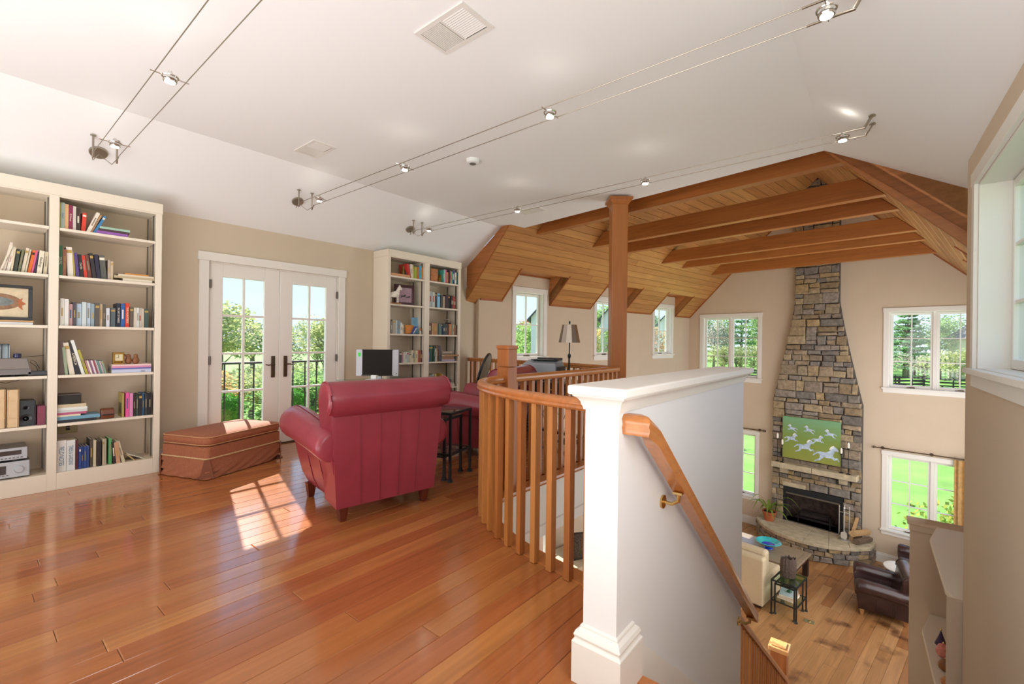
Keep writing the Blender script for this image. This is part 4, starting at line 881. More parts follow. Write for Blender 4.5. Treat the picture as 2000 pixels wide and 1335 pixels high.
ab_ = tag(obj('art_book', MB().box(-.012, -.1, 0, 0, .1, .235), mat('blue_cover_art', '#7fb4d4', .4, noise=.22, nscale=9), loc=(-5.10, yat(750+590/k6, -5.10), 1.279), rot=(0, -.06, 0)), 'large pale blue picture book standing face out on the third shelf', 'book'); obj('page_block', MB().box(-.024, -.098, .002, -.012, .098, .233), PAPER, ab_)
ob_ = tag(obj('book', MB().box(-.014, -.07, 0, 0, .07, .12), mat('orange_cover_art', '#d88a38', .4, noise=.15, nscale=15), loc=(-5.05, yat(750+450/k6, -5.05), 1.285), rot=(0, -.1, 0)), 'orange covered book propped before the pale blue book, third shelf', 'book'); obj('page_block', MB().box(-.026, -.068, .002, -.014, .068, .118), PAPER, ob_)
lb2 = tag(obj('book', MB().box(-.12, 0, 0, 0, .018, .13), mat('cover_#3a52a0', '#3a52a0', .4), loc=(-5.0, yat(750+500/k6), 1.279), rot=(-.6, 0, 0)), 'royal blue book leaning far over before the pale blue book, third shelf', 'book'); obj('title_panel', MB().box(0, .004, .02, .001, .014, .11), INKL, lb2)
to = thing('small_figurine', 'little white and orange figurine at the foot of the pale blue book', 'figurine', (-5.0, yat(750+630/k6, -5.0), 1.279)); obj('body', MB().lathe([(.012, 0), (.016, .02), (.01, .05), (.004, .055)], 12), CH, to, smooth=True); obj('head', MB().lathe([(.003, .05), (.014, .062), (.010, .08), (.002, .086)], 12), mat('orange_glaze', '#cc7a30', .4), to, smooth=True)
sh2([(790, 842, .165, '#5c332c'), (846, 878, .165, '#c09a6c'), (880, 934, .165, '#b8804c'), (938, 962, .165, '#6a7a6a'), (964, 1004, .16, '#54706a'), (1008, 1040, .165, '#2a3a5c'), (1042, 1068, .16, '#1f4050'), (1070, 1100, .165, '#3a3e30'), (1102, 1138, .16, '#3a2e2a'), (1140, 1178, .165, '#c07044'), (1180, 1206, .16, '#7a8270'), (1208, 1236, .16, '#a8a488'), (1238, 1275, .155, '#7a5c48')], 1.278, 'third shelf, right half of the '+B2)
sl_ = thing('model_boat', 'small pale model boat standing on the old books of the third shelf', 'ornament', (-5.08, yat(750+1110/k6, -5.08), 1.446)); obj('hull', MB().loft([[(x, y, z) for x, y, z in ((-.02, -.05, .02), (.02, -.05, .02), (.012, -.04, 0), (-.012, -.04, 0))], [(-.02, .05, .02), (.02, .05, .02), (.012, .04, 0), (-.012, .04, 0)]]), mat('boat_black', '#242426', .4), sl_); obj('canopy', MB().box(-.03, -.065, .06, .03, .065, .065), mat('boat_cream', '#b8b0a0', .5), sl_)
for y in (-.05, .05): obj('pole', MB().cyl((0, y, .015), (0, y, .062), .003, 6), HINGE, sl_)
k6_ = k6; k7 = 9.54
def sh3(rows, z, where): shelf(rows, z, k7, 750, where)
sh3([(255, 290, .165, '#d8b494'), (300, 345, .14, '#48464a'), (347, 385, .14, '#c880a0'), (388, 420, .14, '#d6d0c0'), (422, 452, .145, '#cfd4cc'), (454, 496, .14, '#aab8b4'), (500, 528, .13, '#cdbfa8'), (530, 560, .165, '#d4c8ac'), (562, 598, .165, '#bdb4a6'), (600, 646, .165, '#d0c896'), (650, 674, .165, '#b83a2c'), (676, 700, .165, '#8a5428'), (702, 732, .165, '#5a2a38')], .89, 'fourth shelf, left half of the '+B2)
sh3([(838, 860, .14, '#3a8ad0'), (864, 935, .235, '#1c4a34'), (938, 972, .225, '#204a3c'), (975, 1000, .19, '#d8d8c8', -3), (1006, 1034, .23, '#7c5a40', -5), (1040, 1082, .235, '#4c4650', -5)], .89, 'fourth shelf, right half of the '+B2)
zz = .89
for th, c, lb, a_, b_, d_ in [(.03, '#b4a8c4', 'lilac book lowest in the pile on the fourth shelf, right half', 1100, 1330, .0), (.045, '#a87a50', 'thick brown book second in the fourth shelf right pile', 1110, 1320, 0), (.022, '#b08050', 'long tan board book sticking out of the fourth shelf right pile', 1090, 1400, .06), (.028, '#7c705c', 'olive grey book near the top of the fourth shelf right pile', 1110, 1310, 0), (.018, '#b8aa94', 'pale tan book topmost of the fourth shelf right pile', 1100, 1290, 0)]:
    zz = flatbook(yat(750+a_/k7), min(4.79, yat(750+b_/k7)), zz, th, c, lb, 'book pile on the fourth shelf, right half', dx=d_)
sh3([(120, 150, .15, '#cfc09c'), (152, 200, .155, '#d0b8a0'), (202, 250, .15, '#b89a80'), (252, 300, .15, '#c9a890'), (302, 340, .15, '#b0543c'), (345, 400, .15, '#c8bcae'), (403, 440, .15, '#2c2428'), (443, 510, .15, '#c0b4a8'), (513, 545, .155, '#2a6a60'), (547, 580, .155, '#3a7468'), (582, 622, .155, '#202c30'), (626, 665, .15, '#c9b490'), (668, 700, .15, '#a8b4d4'), (702, 728, .155, '#d0d0c4')], .512, 'fifth shelf, left half of the '+B2)
sh3([(838, 872, .2, '#8a6c3c'), (874, 902, .19, '#b4c0b4'), (904, 940, .195, '#94a8b8'), (944, 966, .2, '#d4ccb4'), (968, 1000, .2, '#c0ba84')], .512, 'fifth shelf, right half of the '+B2)
cb_ = tag(obj('art_book', MB().box(-.14, 0, 0, 0, .012, .205), mat('cover_#b09038', '#b09038', .4), loc=(-5.0, yat(750+1060/k7), .513), rot=(-.2, 0, 0)), 'mustard covered book leaning open faced on the fifth shelf, right half', 'book'); obj('page_block', MB().box(-.138, .012, .002, -.002, .022, .203), PAPER, cb_)
bb_ = tag(obj('black_case', MB().box(-.14, 0, 0, 0, .165, .05), mat('black_case_mat', '#2a2420', .4), loc=(-5.0, yat(750+1120/k7), .57), bevel=.004), 'black case lying on white books, fifth shelf right half', 'case'); obj('clasp', MB().box(0, .06, .015, .003, .1, .03), BRASS, bb_)
flatbook(yat(750+1180/k7)-.04, 4.77, .512, .028, '#d0c8b8', 'white book at the bottom under the black case, fifth shelf', 'books under the black case'); flatbook(yat(750+1180/k7)-.03, 4.76, .5405, .027, '#bdb8a6', 'pale grey book directly under the black case, fifth shelf', 'books under the black case')
# ------------------------------------------------------------------ armchairs
def arc(cx, cz, r, a0, a1, n, sx=1, sz=1): return [(cx+sx*r*cos(radians(a0+(a1-a0)*i/n)), cz+sz*r*sin(radians(a0+(a1-a0)*i/n))) for i in range(n+1)]
def armchair(label, loc, rz, ML, MS, MLEG, group=None, sc=1.0, seams=True):
    """rolled-arm club chair; front = +x, centre of the feet at the origin"""
    t = thing('armchair', label, 'chair', loc, rz, group); t.scale = (sc, sc, sc)
    # back: profile in xz (rear panel, roll over the top, front face), swept across y
    prof = [(-.35, .10), (-.365, .40), (-.375, .66), (-.372, .70)]+arc(-.345, .815, .112, 235, -20, 14)+[(-.225, .70), (-.15, .42), (-.15, .12)]
    rings = []
    for y in (-.455, -.45, -.43, -.3, 0, .3, .43, .45, .455):
        k = {.455: .80, .45: .93, .43: 1.0}.get(abs(y), 1.0)
        ring = []
        for x, z in prof:
            f = 1.0 if z > .70 else .80+.10*(z-.1)/.6
            cz, cx = (.815, -.345) if z > .68 else (z, x)
            ring.append((cx+(x-cx)*k, y*f, cz+(z-cz)*k))
        rings.append(ring)
    obj('backrest', MB().loft(rings), ML, t, smooth=50)
    if seams:
        for y in (-.25, -.085, .085, .25):
            P = [(-.3535, y*.80, .105), (-.3685, y*.845, .40), (-.3785, y*.88, .66), (-.372, y*.89, .698)]
            obj('seam', MB().tube(P, .0018, 6), MS, t)
    for s in (-1, 1):
        P = [(x*1.0+(.0), s*.457*(.99), z) for x, z in arc(-.345, .815, .108, 250, -20, 14)]
        obj('piping', MB().tube([(x, s*.440, z) for x, z in arc(-.345, .815, .113, 235, -20, 14)], .005, 6), MS if False else ML, t, smooth=True)
        # side panel and rolled arm in one swept body
        rg = []
        for x, zt, rr_, yo in ((-.348, .50, .075, .385), (-.342, .508, .096, .388), (-.32, .512, .106, .39), (-.15, .535, .112, .392), (.05, .555, .116, .394), (.25, .57, .120, .396), (.37, .575, .122, .397), (.405, .572, .112, .397), (.418, .565, .085, .396)):
            cy = yo; R = rr_
            pr_ = [(.305, .10), (.352, .20), (.385, .34), (cy+.01, zt-R)]+arc(cy, zt, R, -70, 200, 14)+[(.275, zt-R*.55), (.265, .30), (.265, .10)]
            xs_ = x
            ring = []
            for yy, zz_ in pr_:
                xx = xs_
                if xs_ > .3 and zz_ < zt-R: xx = xs_-.02*(zt-R-zz_)/.3-.02
                ring.append((xx, s*yy, zz_))
            rg.append(ring)
        obj('arm', MB().loft(rg), ML, t, smooth=50)
        if seams:
            obj('seam', MB().tube([(x, s*.398+s*R_*.0+s*-.0, z) for x, z, R_ in ((-.345, .62, 0), (-.15, .65, 0), (.05, .673, 0), (.25, .692, 0), (.38, .698, 0))], .003, 6), MS, t)
            for x in (-.12, .12): obj('seam', MB().tube([(x, s*.308, .105), (x, s*.354, .20), (x, s*.387, .34), (x, s*.399, .43)], .0028, 6), MS, t)
            obj('seam', MB().tube([(-.372, s*.388, .42), (-.15, s*.397, .424), (.05, s*.40, .436), (.25, s*.402, .446), (.40, s*.402, .455)], .0035, 6), MS, t)
        for x in (-.30, .32):
            obj('leg', MB().loft([[(x+q*a-.0, s*.305+q*b, z) for a, b in ((-1, -1), (1, -1), (1, 1), (-1, 1))] for q, z in ((.019, 0), (.021, .01), (.034, .11))]), MLEG, t, bevel=.003)
    obj('seat_base', MB().box(-.34, -.30, .10, .36, .30, .30), ML, t, bevel=.02)
    cu = MB().box(-.17, -.262, .30, .42, .262, .44); obj('seat_cushion', cu, ML, t, bevel=.045, smooth=60)
    return t
CRZ = radians(171)
armchair('red leather club armchair seen from behind, nearest the camera', (-3.005, 1.975, 0), CRZ, REDL, SEAML, LEG, 'matching red leather armchairs')
armchair('red leather club armchair farther off, behind the nesting tables', (-3.37, 3.66, 0), radians(198), REDL, SEAML, LEG, 'matching red leather armchairs')
# ------------------------------------------------------------------ ottoman
OT = mat('rust_stripe_fabric', '#9c5f42', .85, noise=.14, nscale=90, bump=.15)
o = thing('ottoman', 'rust brown skirted ottoman with loose cushion before the french doors', 'ottoman', (-4.80, 1.62, 0), radians(112))
ol, ow = .40, .27                              # half sizes, long axis local x
def rrect(l, w, r, z, n=5, wob=0, ph=0):
    pts = []
    for cx, cy, a0 in ((l-r, w-r, 0), (-l+r, w-r, 90), (-l+r, -w+r, 180), (l-r, -w+r, 270)):
        for i in range(n+1):
            a = radians(a0+90*i/n); pts.append((cx+r*cos(a), cy+r*sin(a), z))
    return pts
obj('base', MB().loft([rrect(ol, ow, .04, z) for z in (.17, .19, .262)]+[rrect(ol-.012, ow-.012, .04, .272)]), OT, o, smooth=40)
def skirtring(grow, z, wav):
    out = []; P = rrect(ol+grow, ow+grow, .03, z, 3)
    n = len(P)
    for i in range(n):
        a = Vector(P[i]); b_ = Vector(P[(i+1) % n]); L = (b_-a).length; k = max(1, int(L/.03)); nn = Vector(((b_-a).y, -(b_-a).x, 0)).normalized()
        for j in range(k): out.append(tuple(a+(b_-a)*j/k+nn*wav*sin((i*3+j)*1.3)))
    return out
obj('skirt', MB().loft([skirtring(.0, .172, 0), skirtring(.006, .13, .001), skirtring(.014, .06, .003), skirtring(.022, .006, .004)]), OT, o, smooth=True)
for sx in (-1, 1):
    for sy in (-1, 1):
        obj('corner_pleat', MB().prism([(sx*(ol+.008), sy*(ow-.02), .165), (sx*(ol-.02), sy*(ow+.008), .165), (sx*(ol-.045), sy*(ow+.030), .006), (sx*(ol+.030), sy*(ow-.045), .006)], (sx*.006, sy*.006, 0)), mat('pleat_fabric', '#7c4a34', .9), o)
P = rrect(ol+.004, ow+.004, .04, .172); BRD = mat('cream_braid', '#c6a67c', .8, noise=.35, nscale=160); obj('braid_trim', MB().tube(P, .0065, 6, closed=True), BRD, o, smooth=True)
obj('cushion', MB().loft([rrect(ol-.03, ow-.03, .05, .272), rrect(ol-.004, ow-.004, .06, .285), rrect(ol+.006, ow+.006, .06, .315), rrect(ol, ow, .06, .345), rrect(ol-.02, ow-.02, .06, .358), rrect(ol-.10, ow-.10, .06, .372), rrect(ol-.2, ow-.2, .05, .376)]), OT, o, smooth=60)
PIP = mat('tan_piping', '#bb8a62', .8)
obj('piping', MB().tube(rrect(ol+.001, ow+.001, .06, .350), .005, 6, closed=True), PIP, o, smooth=True); obj('piping', MB().tube(rrect(ol-.002, ow-.002, .06, .284), .005, 6, closed=True), PIP, o, smooth=True)
# ------------------------------------------------------------------ nesting tables
def nest(label, loc, rz, w, d, h, group=None, shelf=True, low=.22):
    t = thing('nesting_table', label, 'table', loc, rz, group); r = .010
    for x in (-w/2, w/2):
        for y in (-d/2, d/2):
            obj('leg', MB().box(x-r, y-r, .03, x+r, y+r, h-.012).loft([[(x+q*a, y+q*b, z) for a, b in ((-1, -1), (1, -1), (1, 1), (-1, 1))] for q, z in ((.020, 0), (.019, .006), (.010, .035))]), IRON, t)
    f = MB().box(-w/2-r, -d/2-r, h-.02, w/2+r, -d/2+r, h).box(-w/2-r, d/2-r, h-.02, w/2+r, d/2+r, h).box(-w/2-r, -d/2+r, h-.02, -w/2+r, d/2-r, h).box(w/2-r, -d/2+r, h-.02, w/2+r, d/2-r, h)
    obj('top_frame', f, IRON, t); obj('glass_top', MB().box(-w/2, -d/2, h-.004, w/2, d/2, h+.004), TGLASS, t)
    if shelf:
        f = MB().box(-w/2, -d/2-r*.8, low, w/2, -d/2+r*.8, low+.014).box(-w/2, d/2-r*.8, low, w/2, d/2+r*.8, low+.014).box(-w/2-r*.8, -d/2, low, -w/2+r*.8, d/2, low+.014).box(w/2-r*.8, -d/2, low, w/2+r*.8, d/2, low+.014)
        obj('shelf_frame', f, IRON, t); obj('glass_shelf', MB().box(-w/2+.006, -d/2+.006, low+.014, w/2-.006, d/2-.006, low+.020), TGLASS, t)
    return t
TR = radians(17)
nest('taller black iron nesting table with glass top between the red armchairs', (-3.10, 2.765, 0), TR, .45, .36, .585, 'nesting tables between the red armchairs')
nest('lower black iron nesting table pulled out left from under the taller one', (-3.145, 2.745, 0), TR, .40, .29, .525, 'nesting tables between the red armchairs', low=.19)
# ------------------------------------------------------------------ computer desk
dk = thing('computer_desk', 'clear glass computer desk with thin metal legs under the monitor', 'desk', (-4.45, 3.12, 0), radians(-4))
obj('glass_top', MB().box(-.30, -.42, .728, .30, .42, .74), TGLASS, dk, bevel=.003)
for x in (-.25, .25):
    for y in (-.36, .36): obj('leg', MB().cyl((x, y, 0), (x, y, .728), .016, 12), NICKEL, dk, smooth=True)
obj('cross_bar', MB().cyl((-.25, -.36, .4), (-.25, .36, .4), .01).cyl((.25, -.36, .15), (.25, .36, .15), .01).cyl((-.25, -.36, .15), (.25, -.36, .15), .01), NICKEL, dk)
SILP = mat('silver_plastic', '#b3b8c0', .35, .2); SCR = mat('screen_black', '#2a2726', .6, spec=.1)
mo = thing('computer_monitor', 'silver flat monitor with side speakers and a green sticker on the glass desk', 'monitor', (-4.42, 3.02, .7415), radians(44))
obj('panel_body', MB().box(-.235, -.015, .045, .235, .022, .345), SILP, mo, bevel=.004)
obj('screen', MB().box(-.165, -.0185, .060, .165, -.015, .343), SCR, mo); obj('bezel', MB().box(-.172, -.018, .047, .172, -.0155, .062).box(-.172, -.018, .338, .172, -.0155, .345), mat('bezel_black', '#141414', .3), mo)
text('acer', .018, INKL, mo, (0, -.0186, .054), (pi/2, 0, 0), name='maker_lettering')
st = MB().prism([(-.208, -.0155, .265), (-.190, -.0155, .265), (-.182, -.0155, .28), (-.180, -.0155, .30), (-.190, -.0155, .31), (-.208, -.0155, .31), (-.215, -.0155, .295)], (0, -.0008, 0)); obj('green_sticker', st, mat('green_sticker', '#3ee04a', .5), mo)
obj('power_button', MB().lathe([(.006, 0), (.006, .002)], 12, M=Matrix.Translation((.212, -.0155, .075)) @ Matrix.Rotation(pi/2, 4, 'X')), BLACKM, mo)
obj('stand', MB().loft([rrect(.075, .06, .03, z) for z in (0, .010)]+[rrect(.05, .02, .015, .016), rrect(.045, .012, .01, .06)]), SILP, mo, smooth=40)
kb = thing('white_adapter', 'small white device and cables lying on the glass desk before monitor', 'device', (-4.28, 2.86, .7415), radians(30)); obj('body', MB().box(-.06, -.045, 0, .06, .045, .028), mat('white_plastic', '#e8ecec', .3), kb, bevel=.006)
obj('upright_block', MB().box(-.03, .02, .0285, .035, .05, .07), mat('white_plastic', ''), kb, bevel=.004)
# ------------------------------------------------------------------ desk, printer, lamp, chair behind the railing
BLKW = mat('black_desk_wood', '#211d1d', .3, coat=.3)
ds = thing('writing_desk', 'dark carved writing desk behind the loft railing under the printer', 'desk', (-3.20, 4.60, 0), radians(-9))
obj('top', MB().box(-.62, -.27, .70, .62, .27, .735), BLKW, ds, bevel=.005); obj('apron', MB().box(-.56, -.22, .60, .56, .22, .70), BLKW, ds)
for x in (-.55, .55):
    for y in (-.21, .21):
        obj('leg', MB().lathe([(.022, 0), (.028, .02), (.014, .05), (.026, .09), (.016, .16), (.022, .3), (.026, .45), (.016, .5), (.03, .54), (.03, .61)], 14, cx=x, cy=y), BLKW, ds, smooth=True)
for x in (-.3, .3): dr = obj('drawer', MB().box(x-.22, -.232, .615, x+.22, -.22, .69), BLKW, ds, bevel=.003); obj('knob', MB().lathe([(.006, 0), (.012, .012), (.008, .018)], 12, M=Matrix.Translation((x, -.232, .65)) @ Matrix.Rotation(pi/2, 4, 'X')), BRASS, dr, smooth=True)
obj('stretcher', MB().box(-.55, -.02, .10, .55, .02, .13), BLKW, ds)
for q in (-.2, .2): obj('wire_scroll', MB().tube([(-.5+i*.05, -.2, .3+.12*sin(i*1.6+q*5)) for i in range(21)], .004, 6), NICKEL, ds)
PRG = mat('printer_grey', '#9fa9b2', .4); prn = thing('printer', 'grey printer with black paper tray on top of the dark desk', 'printer', (-3.25, 4.60, .736), radians(15))
obj('body', MB().box(-.21, -.17, .005, .21, .17, .20), PRG, prn, bevel=.012); obj('top_cover', MB().prism([(-.20, -.16, .20), (-.20, .14, .20), (-.20, .14, .235), (-.20, .0, .235)], (.40, 0, 0)), PRG, prn, bevel=.004)
obj('paper_tray', MB().box(-.13, -.10, .236, .20, .14, .246).box(-.13, .12, .246, .20, .14, .262).box(.17, -.10, .246, .20, .12, .256), mat('printer_black', '#1e2226', .35), prn, bevel=.003)
obj('rear_feed', MB().box(.211, -.12, .04, .25, .12, .16), mat('printer_black', ''), prn, bevel=.004)
fl = thing('floor_lamp', 'slender pewter floor lamp with flared metallic shade behind the desk', 'lamp', (-2.93, 4.68, 0))
obj('base', MB().lathe([(.13, 0), (.13, .012), (.05, .03), (.014, .05)], 28), IRON, fl, smooth=35); obj('pole', MB().cyl((0, 0, .04), (0, 0, 1.02), .011, 12).lathe([(.012, 1.0), (.020, 1.02), (.020, 1.04), (.007, 1.06), (.007, 1.42), (.011, 1.425), (.011, 1.44), (.004, 1.45)], 14), IRON, fl, smooth=35)
def shade(r0_, r1_, z0_, z1_, n=24):
    b = MB(); A = [(r0_*cos(2*pi*i/n)*(1 if i % 2 else .965), r0_*sin(2*pi*i/n)*(1 if i % 2 else .965), z0_) for i in range(n)]; B = [(p[0]*r1_/r0_, p[1]*r1_/r0_, z1_) for p in A]
    A2 = [(p[0]*.97, p[1]*.97, p[2]) for p in A]; B2_ = [(p[0]*.95, p[1]*.95, p[2]) for p in B]; v = A+B+A2+B2_; f = []
    for i in range(n): j = (i+1) % n; f += [(i, j, n+j, n+i), (2*n+j, 2*n+i, 3*n+i, 3*n+j), (j, i, 2*n+i, 2*n+j), (n+i, n+j, 3*n+j, 3*n+i)]
    return b.add(v, f)
obj('lamp_shade', shade(.133, .088, 1.19, 1.405), mat('brushed_shade_metal', '#b8afa4', .22, .95), fl); obj('shade_spider', MB().cyl((-.085, 0, 1.40), (.085, 0, 1.40), .003, 6).cyl((0, -.085, 1.40), (0, .085, 1.40), .003, 6), IRON, fl)
dc_ = thing('dining_chair', 'black oval-back chair with pale upholstery by the wall past the bookcase', 'chair', (-4.17, 4.20, 0), radians(118))
BLK = mat('black_lacquer', '#1f2222', .25, coat=.4); UPH = mat('pale_upholstery', '#b9b5a2', .85)
def oval(rx, rz__, cx, cz, y, n=24): return [(cx+rx*cos(2*pi*i/n), y-.30*(cz+rz__*sin(2*pi*i/n)-.6), cz+rz__*sin(2*pi*i/n)) for i in range(n)]
obj('back_frame', MB().tube(oval(.21, .24, 0, .79, -.16), .017, 8, closed=True), BLK, dc_, smooth=True)
obj('back_pad', MB().prism(oval(.195, .225, 0, .79, -.148), (0, -.03, 0)), UPH, dc_, bevel=.006)
obj('seat', MB().loft([rrect(.22, .21, .06, z) for z in (.41, .47)]+[rrect(.20, .19, .06, .485)]), UPH, dc_, smooth=50); obj('seat_rail', MB().loft([rrect(.225, .215, .05, z) for z in (.36, .41)]), BLK, dc_, smooth=40)
for x in (-.19, .19):
    for y in (-.18, .18): obj('leg', MB().loft([[(x*1.02+q*a, y*(1.05 if z == 0 else 1)+q*b, z) for a, b in ((-1, -1), (1, -1), (1, 1), (-1, 1))] for q, z in ((.012, 0), (.017, .2), (.021, .37))]), BLK, dc_)
    obj('back_post', MB().tube([(x*.6, -.185, .42), (x*.75, -.195, .52), (x*.8, -.20, .62)], .015, 8), BLK, dc_)
# ------------------------------------------------------------------ cable lights, vents, detector
def zslope(x):
    if x < XL: return 2.385+(x-XW)*(ZF-2.385)/(XL-XW)
    if x > XR: return ZF-(x-XR)*(ZF-2.385)/(.42-XR)
    return ZF
BULB = mat('halogen_bulb', '#fff6e4', .3, emit=14)
for yr, heads, who in ((.73, (-4.37, -3.02, -1.63), 'nearest the bookcase corner'), (2.315, (-4.42, -3.045, -1.61, -.20), 'crossing the middle of the ceiling'), (3.80, (-4.49, -3.05, -1.625, -.229), 'nearest the timber vault')):
    cl = thing('cable_light', 'twin wire cable light run with small halogen heads, '+who, 'light', (0, 0, 0), 0, 'cable light runs on the white ceiling')
    zc = 2.625; w = .07; x0, x1 = -4.68, -.16
    for s in (-1, 1):
        obj('cable', MB().cyl((x0, yr+s*w, zc-.02), (x1, yr+s*w, zc-.01), .0028, 6), NICKEL, cl)
        obj('standoff', MB().tube([(x0-.03, yr+s*w, zslope(x0-.03)-.002), (x0-.028, yr+s*w, zc-.06), (x0+.01, yr+s*w, zc-.02)], .007, 8).lathe([(.018, 0), (.018, .006)], 12, M=Matrix.Translation((x0-.03, yr+s*w, zslope(x0-.03)-.008))), NICKEL, cl)
        obj('standoff', MB().tube([(x1+.09, yr+s*w, zslope(x1+.09)-.002), (x1+.05, yr+s*w, zc-.01), (x1, yr+s*w, zc-.01), (x1-.12, yr+s*w, zc-.012)], [.009, .009, .006, .005], 8).lathe([(.022, 0), (.022, .006)], 12, M=Matrix.Translation((x1+.09, yr+s*w, zslope(x1+.09)-.008))), NICKEL, cl)
    sl_a = atan2(ZF-2.385, XL-XW); xd = -4.84
    obj('canopy_disc', MB().lathe([(.055, -.012), (.058, -.002), (.058, .004)], 28, M=Matrix.Translation((xd, yr-.02, zslope(xd)-.008)) @ Matrix.Rotation(-sl_a, 4, 'Y')), NICKEL, cl, smooth=30)
    obj('feed_wire', MB().tube([(xd+.02, yr-.02, zslope(xd)-.03), (xd+.05, yr-.06, 2.57), (xd+.10, yr-w, 2.58), (x0+.01, yr-w, zc-.03)], .003, 6).tube([(xd+.02, yr-.02, zslope(xd)-.03), (xd+.07, yr+.05, 2.565), (x0+.01, yr+w, zc-.03)], .003, 6), NICKEL, cl)
    for hx in heads:
        h = obj('lamp_head', MB().cyl((hx, yr-w-.018, zc-.012), (hx, yr-.035, zc-.012), .0035, 6).cyl((hx, yr+.035, zc-.012), (hx, yr+w+.018, zc-.012), .0035, 6).tube([(hx+.036*cos(2*pi*i/20), yr+.036*sin(2*pi*i/20), zc-.012) for i in range(20)], .005, 6, closed=True).lathe([(.030, zc-.040), (.034, zc-.034), (.022, zc-.01), (.012, zc+.012), (.008, zc+.02)], 18, cx=hx, cy=yr), CHROME, cl, smooth=40)
        obj('bulb', MB().lathe([(.001, zc-.044), (.024, zc-.043), (.026, zc-.036)], 16, cx=hx, cy=yr), BULB, h)
        light('POINT', 'halogen_glow', (hx, yr, zc+.10), .12, (1, .93, .8), radius=.02)
def vent(x, y, w, d, lbl):
    t = thing('ceiling_vent', lbl, 'vent', (x, y, ZF), 0, 'white vents in the flat ceiling')
    WM = mat('white_metal', '#e2dfda', .4); bk_ = MB().box(-w/2+.02, -d/2+.02, -.003, w/2-.02, d/2-.02, 0)
    obj('backing', bk_, mat('duct_dark', '#6a655e', .7), t); f = MB().box(-w/2, -d/2, -.008, w/2, -d/2+.025, 0).box(-w/2, d/2-.025, -.008, w/2, d/2, 0).box(-w/2, -d/2+.025, -.008, -w/2+.025, d/2-.025, 0).box(w/2-.025, -d/2+.025, -.008, w/2, d/2-.025, 0).box(-.006, -d/2+.025, -.008, .006, d/2-.025, 0)
    obj('frame', f, WM, t); n = 13
    for k in range(n):
        xx = -w/2+.03+(w/2-.04)*k/n; obj('slat', MB().box(xx, -d/2+.025, -.007, xx+.009, d/2-.025, -.002), WM, t)
    for k in range(n):
        yy = -d/2+.03+(d-.06)*k/n; obj('slat', MB().prism([(.006, yy, -.002), (w/2-.025, yy, -.002), (w/2-.025, yy+.006, -.008), (.006, yy+.006, -.008)], (0, 0, -.0015)), WM, t)
    return t
vent(-1.84, 1.715, .38, .24, 'large white ceiling vent nearest the camera'); vent(-3.96, 2.03, .36, .21, 'white ceiling vent above the red armchair, near the slope'); vent(-3.56, 4.72, .34, .20, 'small white ceiling vent beside the far cable light')
sd_ = thing('smoke_detector', 'round white smoke detector on the ceiling between the cable lights', 'detector', (-3.01, 3.07, ZF)); obj('body', MB().lathe([(.045, -.038), (.058, -.030), (.062, -.008), (.066, 0)], 28), mat('white_plastic', '#e8ecec'), sd_, smooth=35); obj('grille', MB().lathe([(.028, -.043), (.032, -.038)], 20), mat('grey_plastic', ''), sd_)
# ------------------------------------------------------------------ stone chimney
CX = -3.01
def hw(z):
    if z > 2.15: return .415
    if z > -.05: return .415+.42*((2.15-z)/2.2)**1.15
    return .84
FBX = (-3.60, -2.47, -2.81, -2.03)
PR = .14                                                    # how far the breast stands out of the gable wall
ch = MB()
zs_ = [LZ, -2.81, -2.03, -.05]+[.3*i for i in range(0, 8)]+[2.15, 4.95]; zs_ = sorted(set(zs_))
for i in range(len(zs_)-1):
    a, b = zs_[i], zs_[i+1]
    if a >= FBX[2]-.001 and b <= FBX[3]+.001:
        for x0, x1 in ((CX-hw(a), FBX[0]), (FBX[1], CX+hw(a))): ch.box(x0, BN-PR+.03, a, x1, BN, b)
    else: ch.loft([[(CX-hw(z), BN-PR+.03, z), (CX+hw(z), BN-PR+.03, z), (CX+hw(z), BN, z), (CX-hw(z), BN, z)] for z in (a, b)])
chim = thing('chimney_breast', 'tall tapering fieldstone chimney with fireplace on the gable wall', 'fireplace', gw(0, 0), -G)
obj('mortar_bed', ch, MORTAR, chim)
rs = random.Random(9)
def stone(parent, x0, x1, z0, z1, yf, d0=.03, name='stone', rnd=rs, M=None, mt=None):
    """one rough block; front face broken into a raised irregular face"""
    g = .006; x0 += g; x1 -= g; z0 += g*.8; z1 -= g*.8
    if x1-x0 < .02 or z1-z0 < .015: return
    j = lambda s: rnd.uniform(-s, s); dd = rnd.uniform(.018, .05); w = x1-x0; h = z1-z0
    jx, jz = min(.016, w*.10), min(.010, h*.12)
    P = [(x0+j(jx), z0+j(jz)), (x1+j(jx), z0+j(jz)), (x1+j(jx), z1+j(jz)), (x0+j(jx), z1+j(jz))]
    v = [(x, yf+d0, z) for x, z in P]+[(x, yf-dd*.3, z) for x, z in P]
    cx, cz = (x0+x1)/2+j(w*.1), (z0+z1)/2+j(h*.1); f = .84
    v += [(cx+(x-cx)*f, yf-dd*(.8+j(.25)), cz+(z-cz)*f) for x, z in P]
    b = MB().add(v, [(0, 1, 2, 3), (0, 4, 5, 1), (1, 5, 6, 2), (2, 6, 7, 3), (3, 7, 4, 0), (4, 8, 9, 5), (5, 9, 10, 6), (6, 10, 11, 7), (7, 11, 8, 4), (8, 11, 10, 9)], M)
    return obj(name, b, mt or STONE, parent)
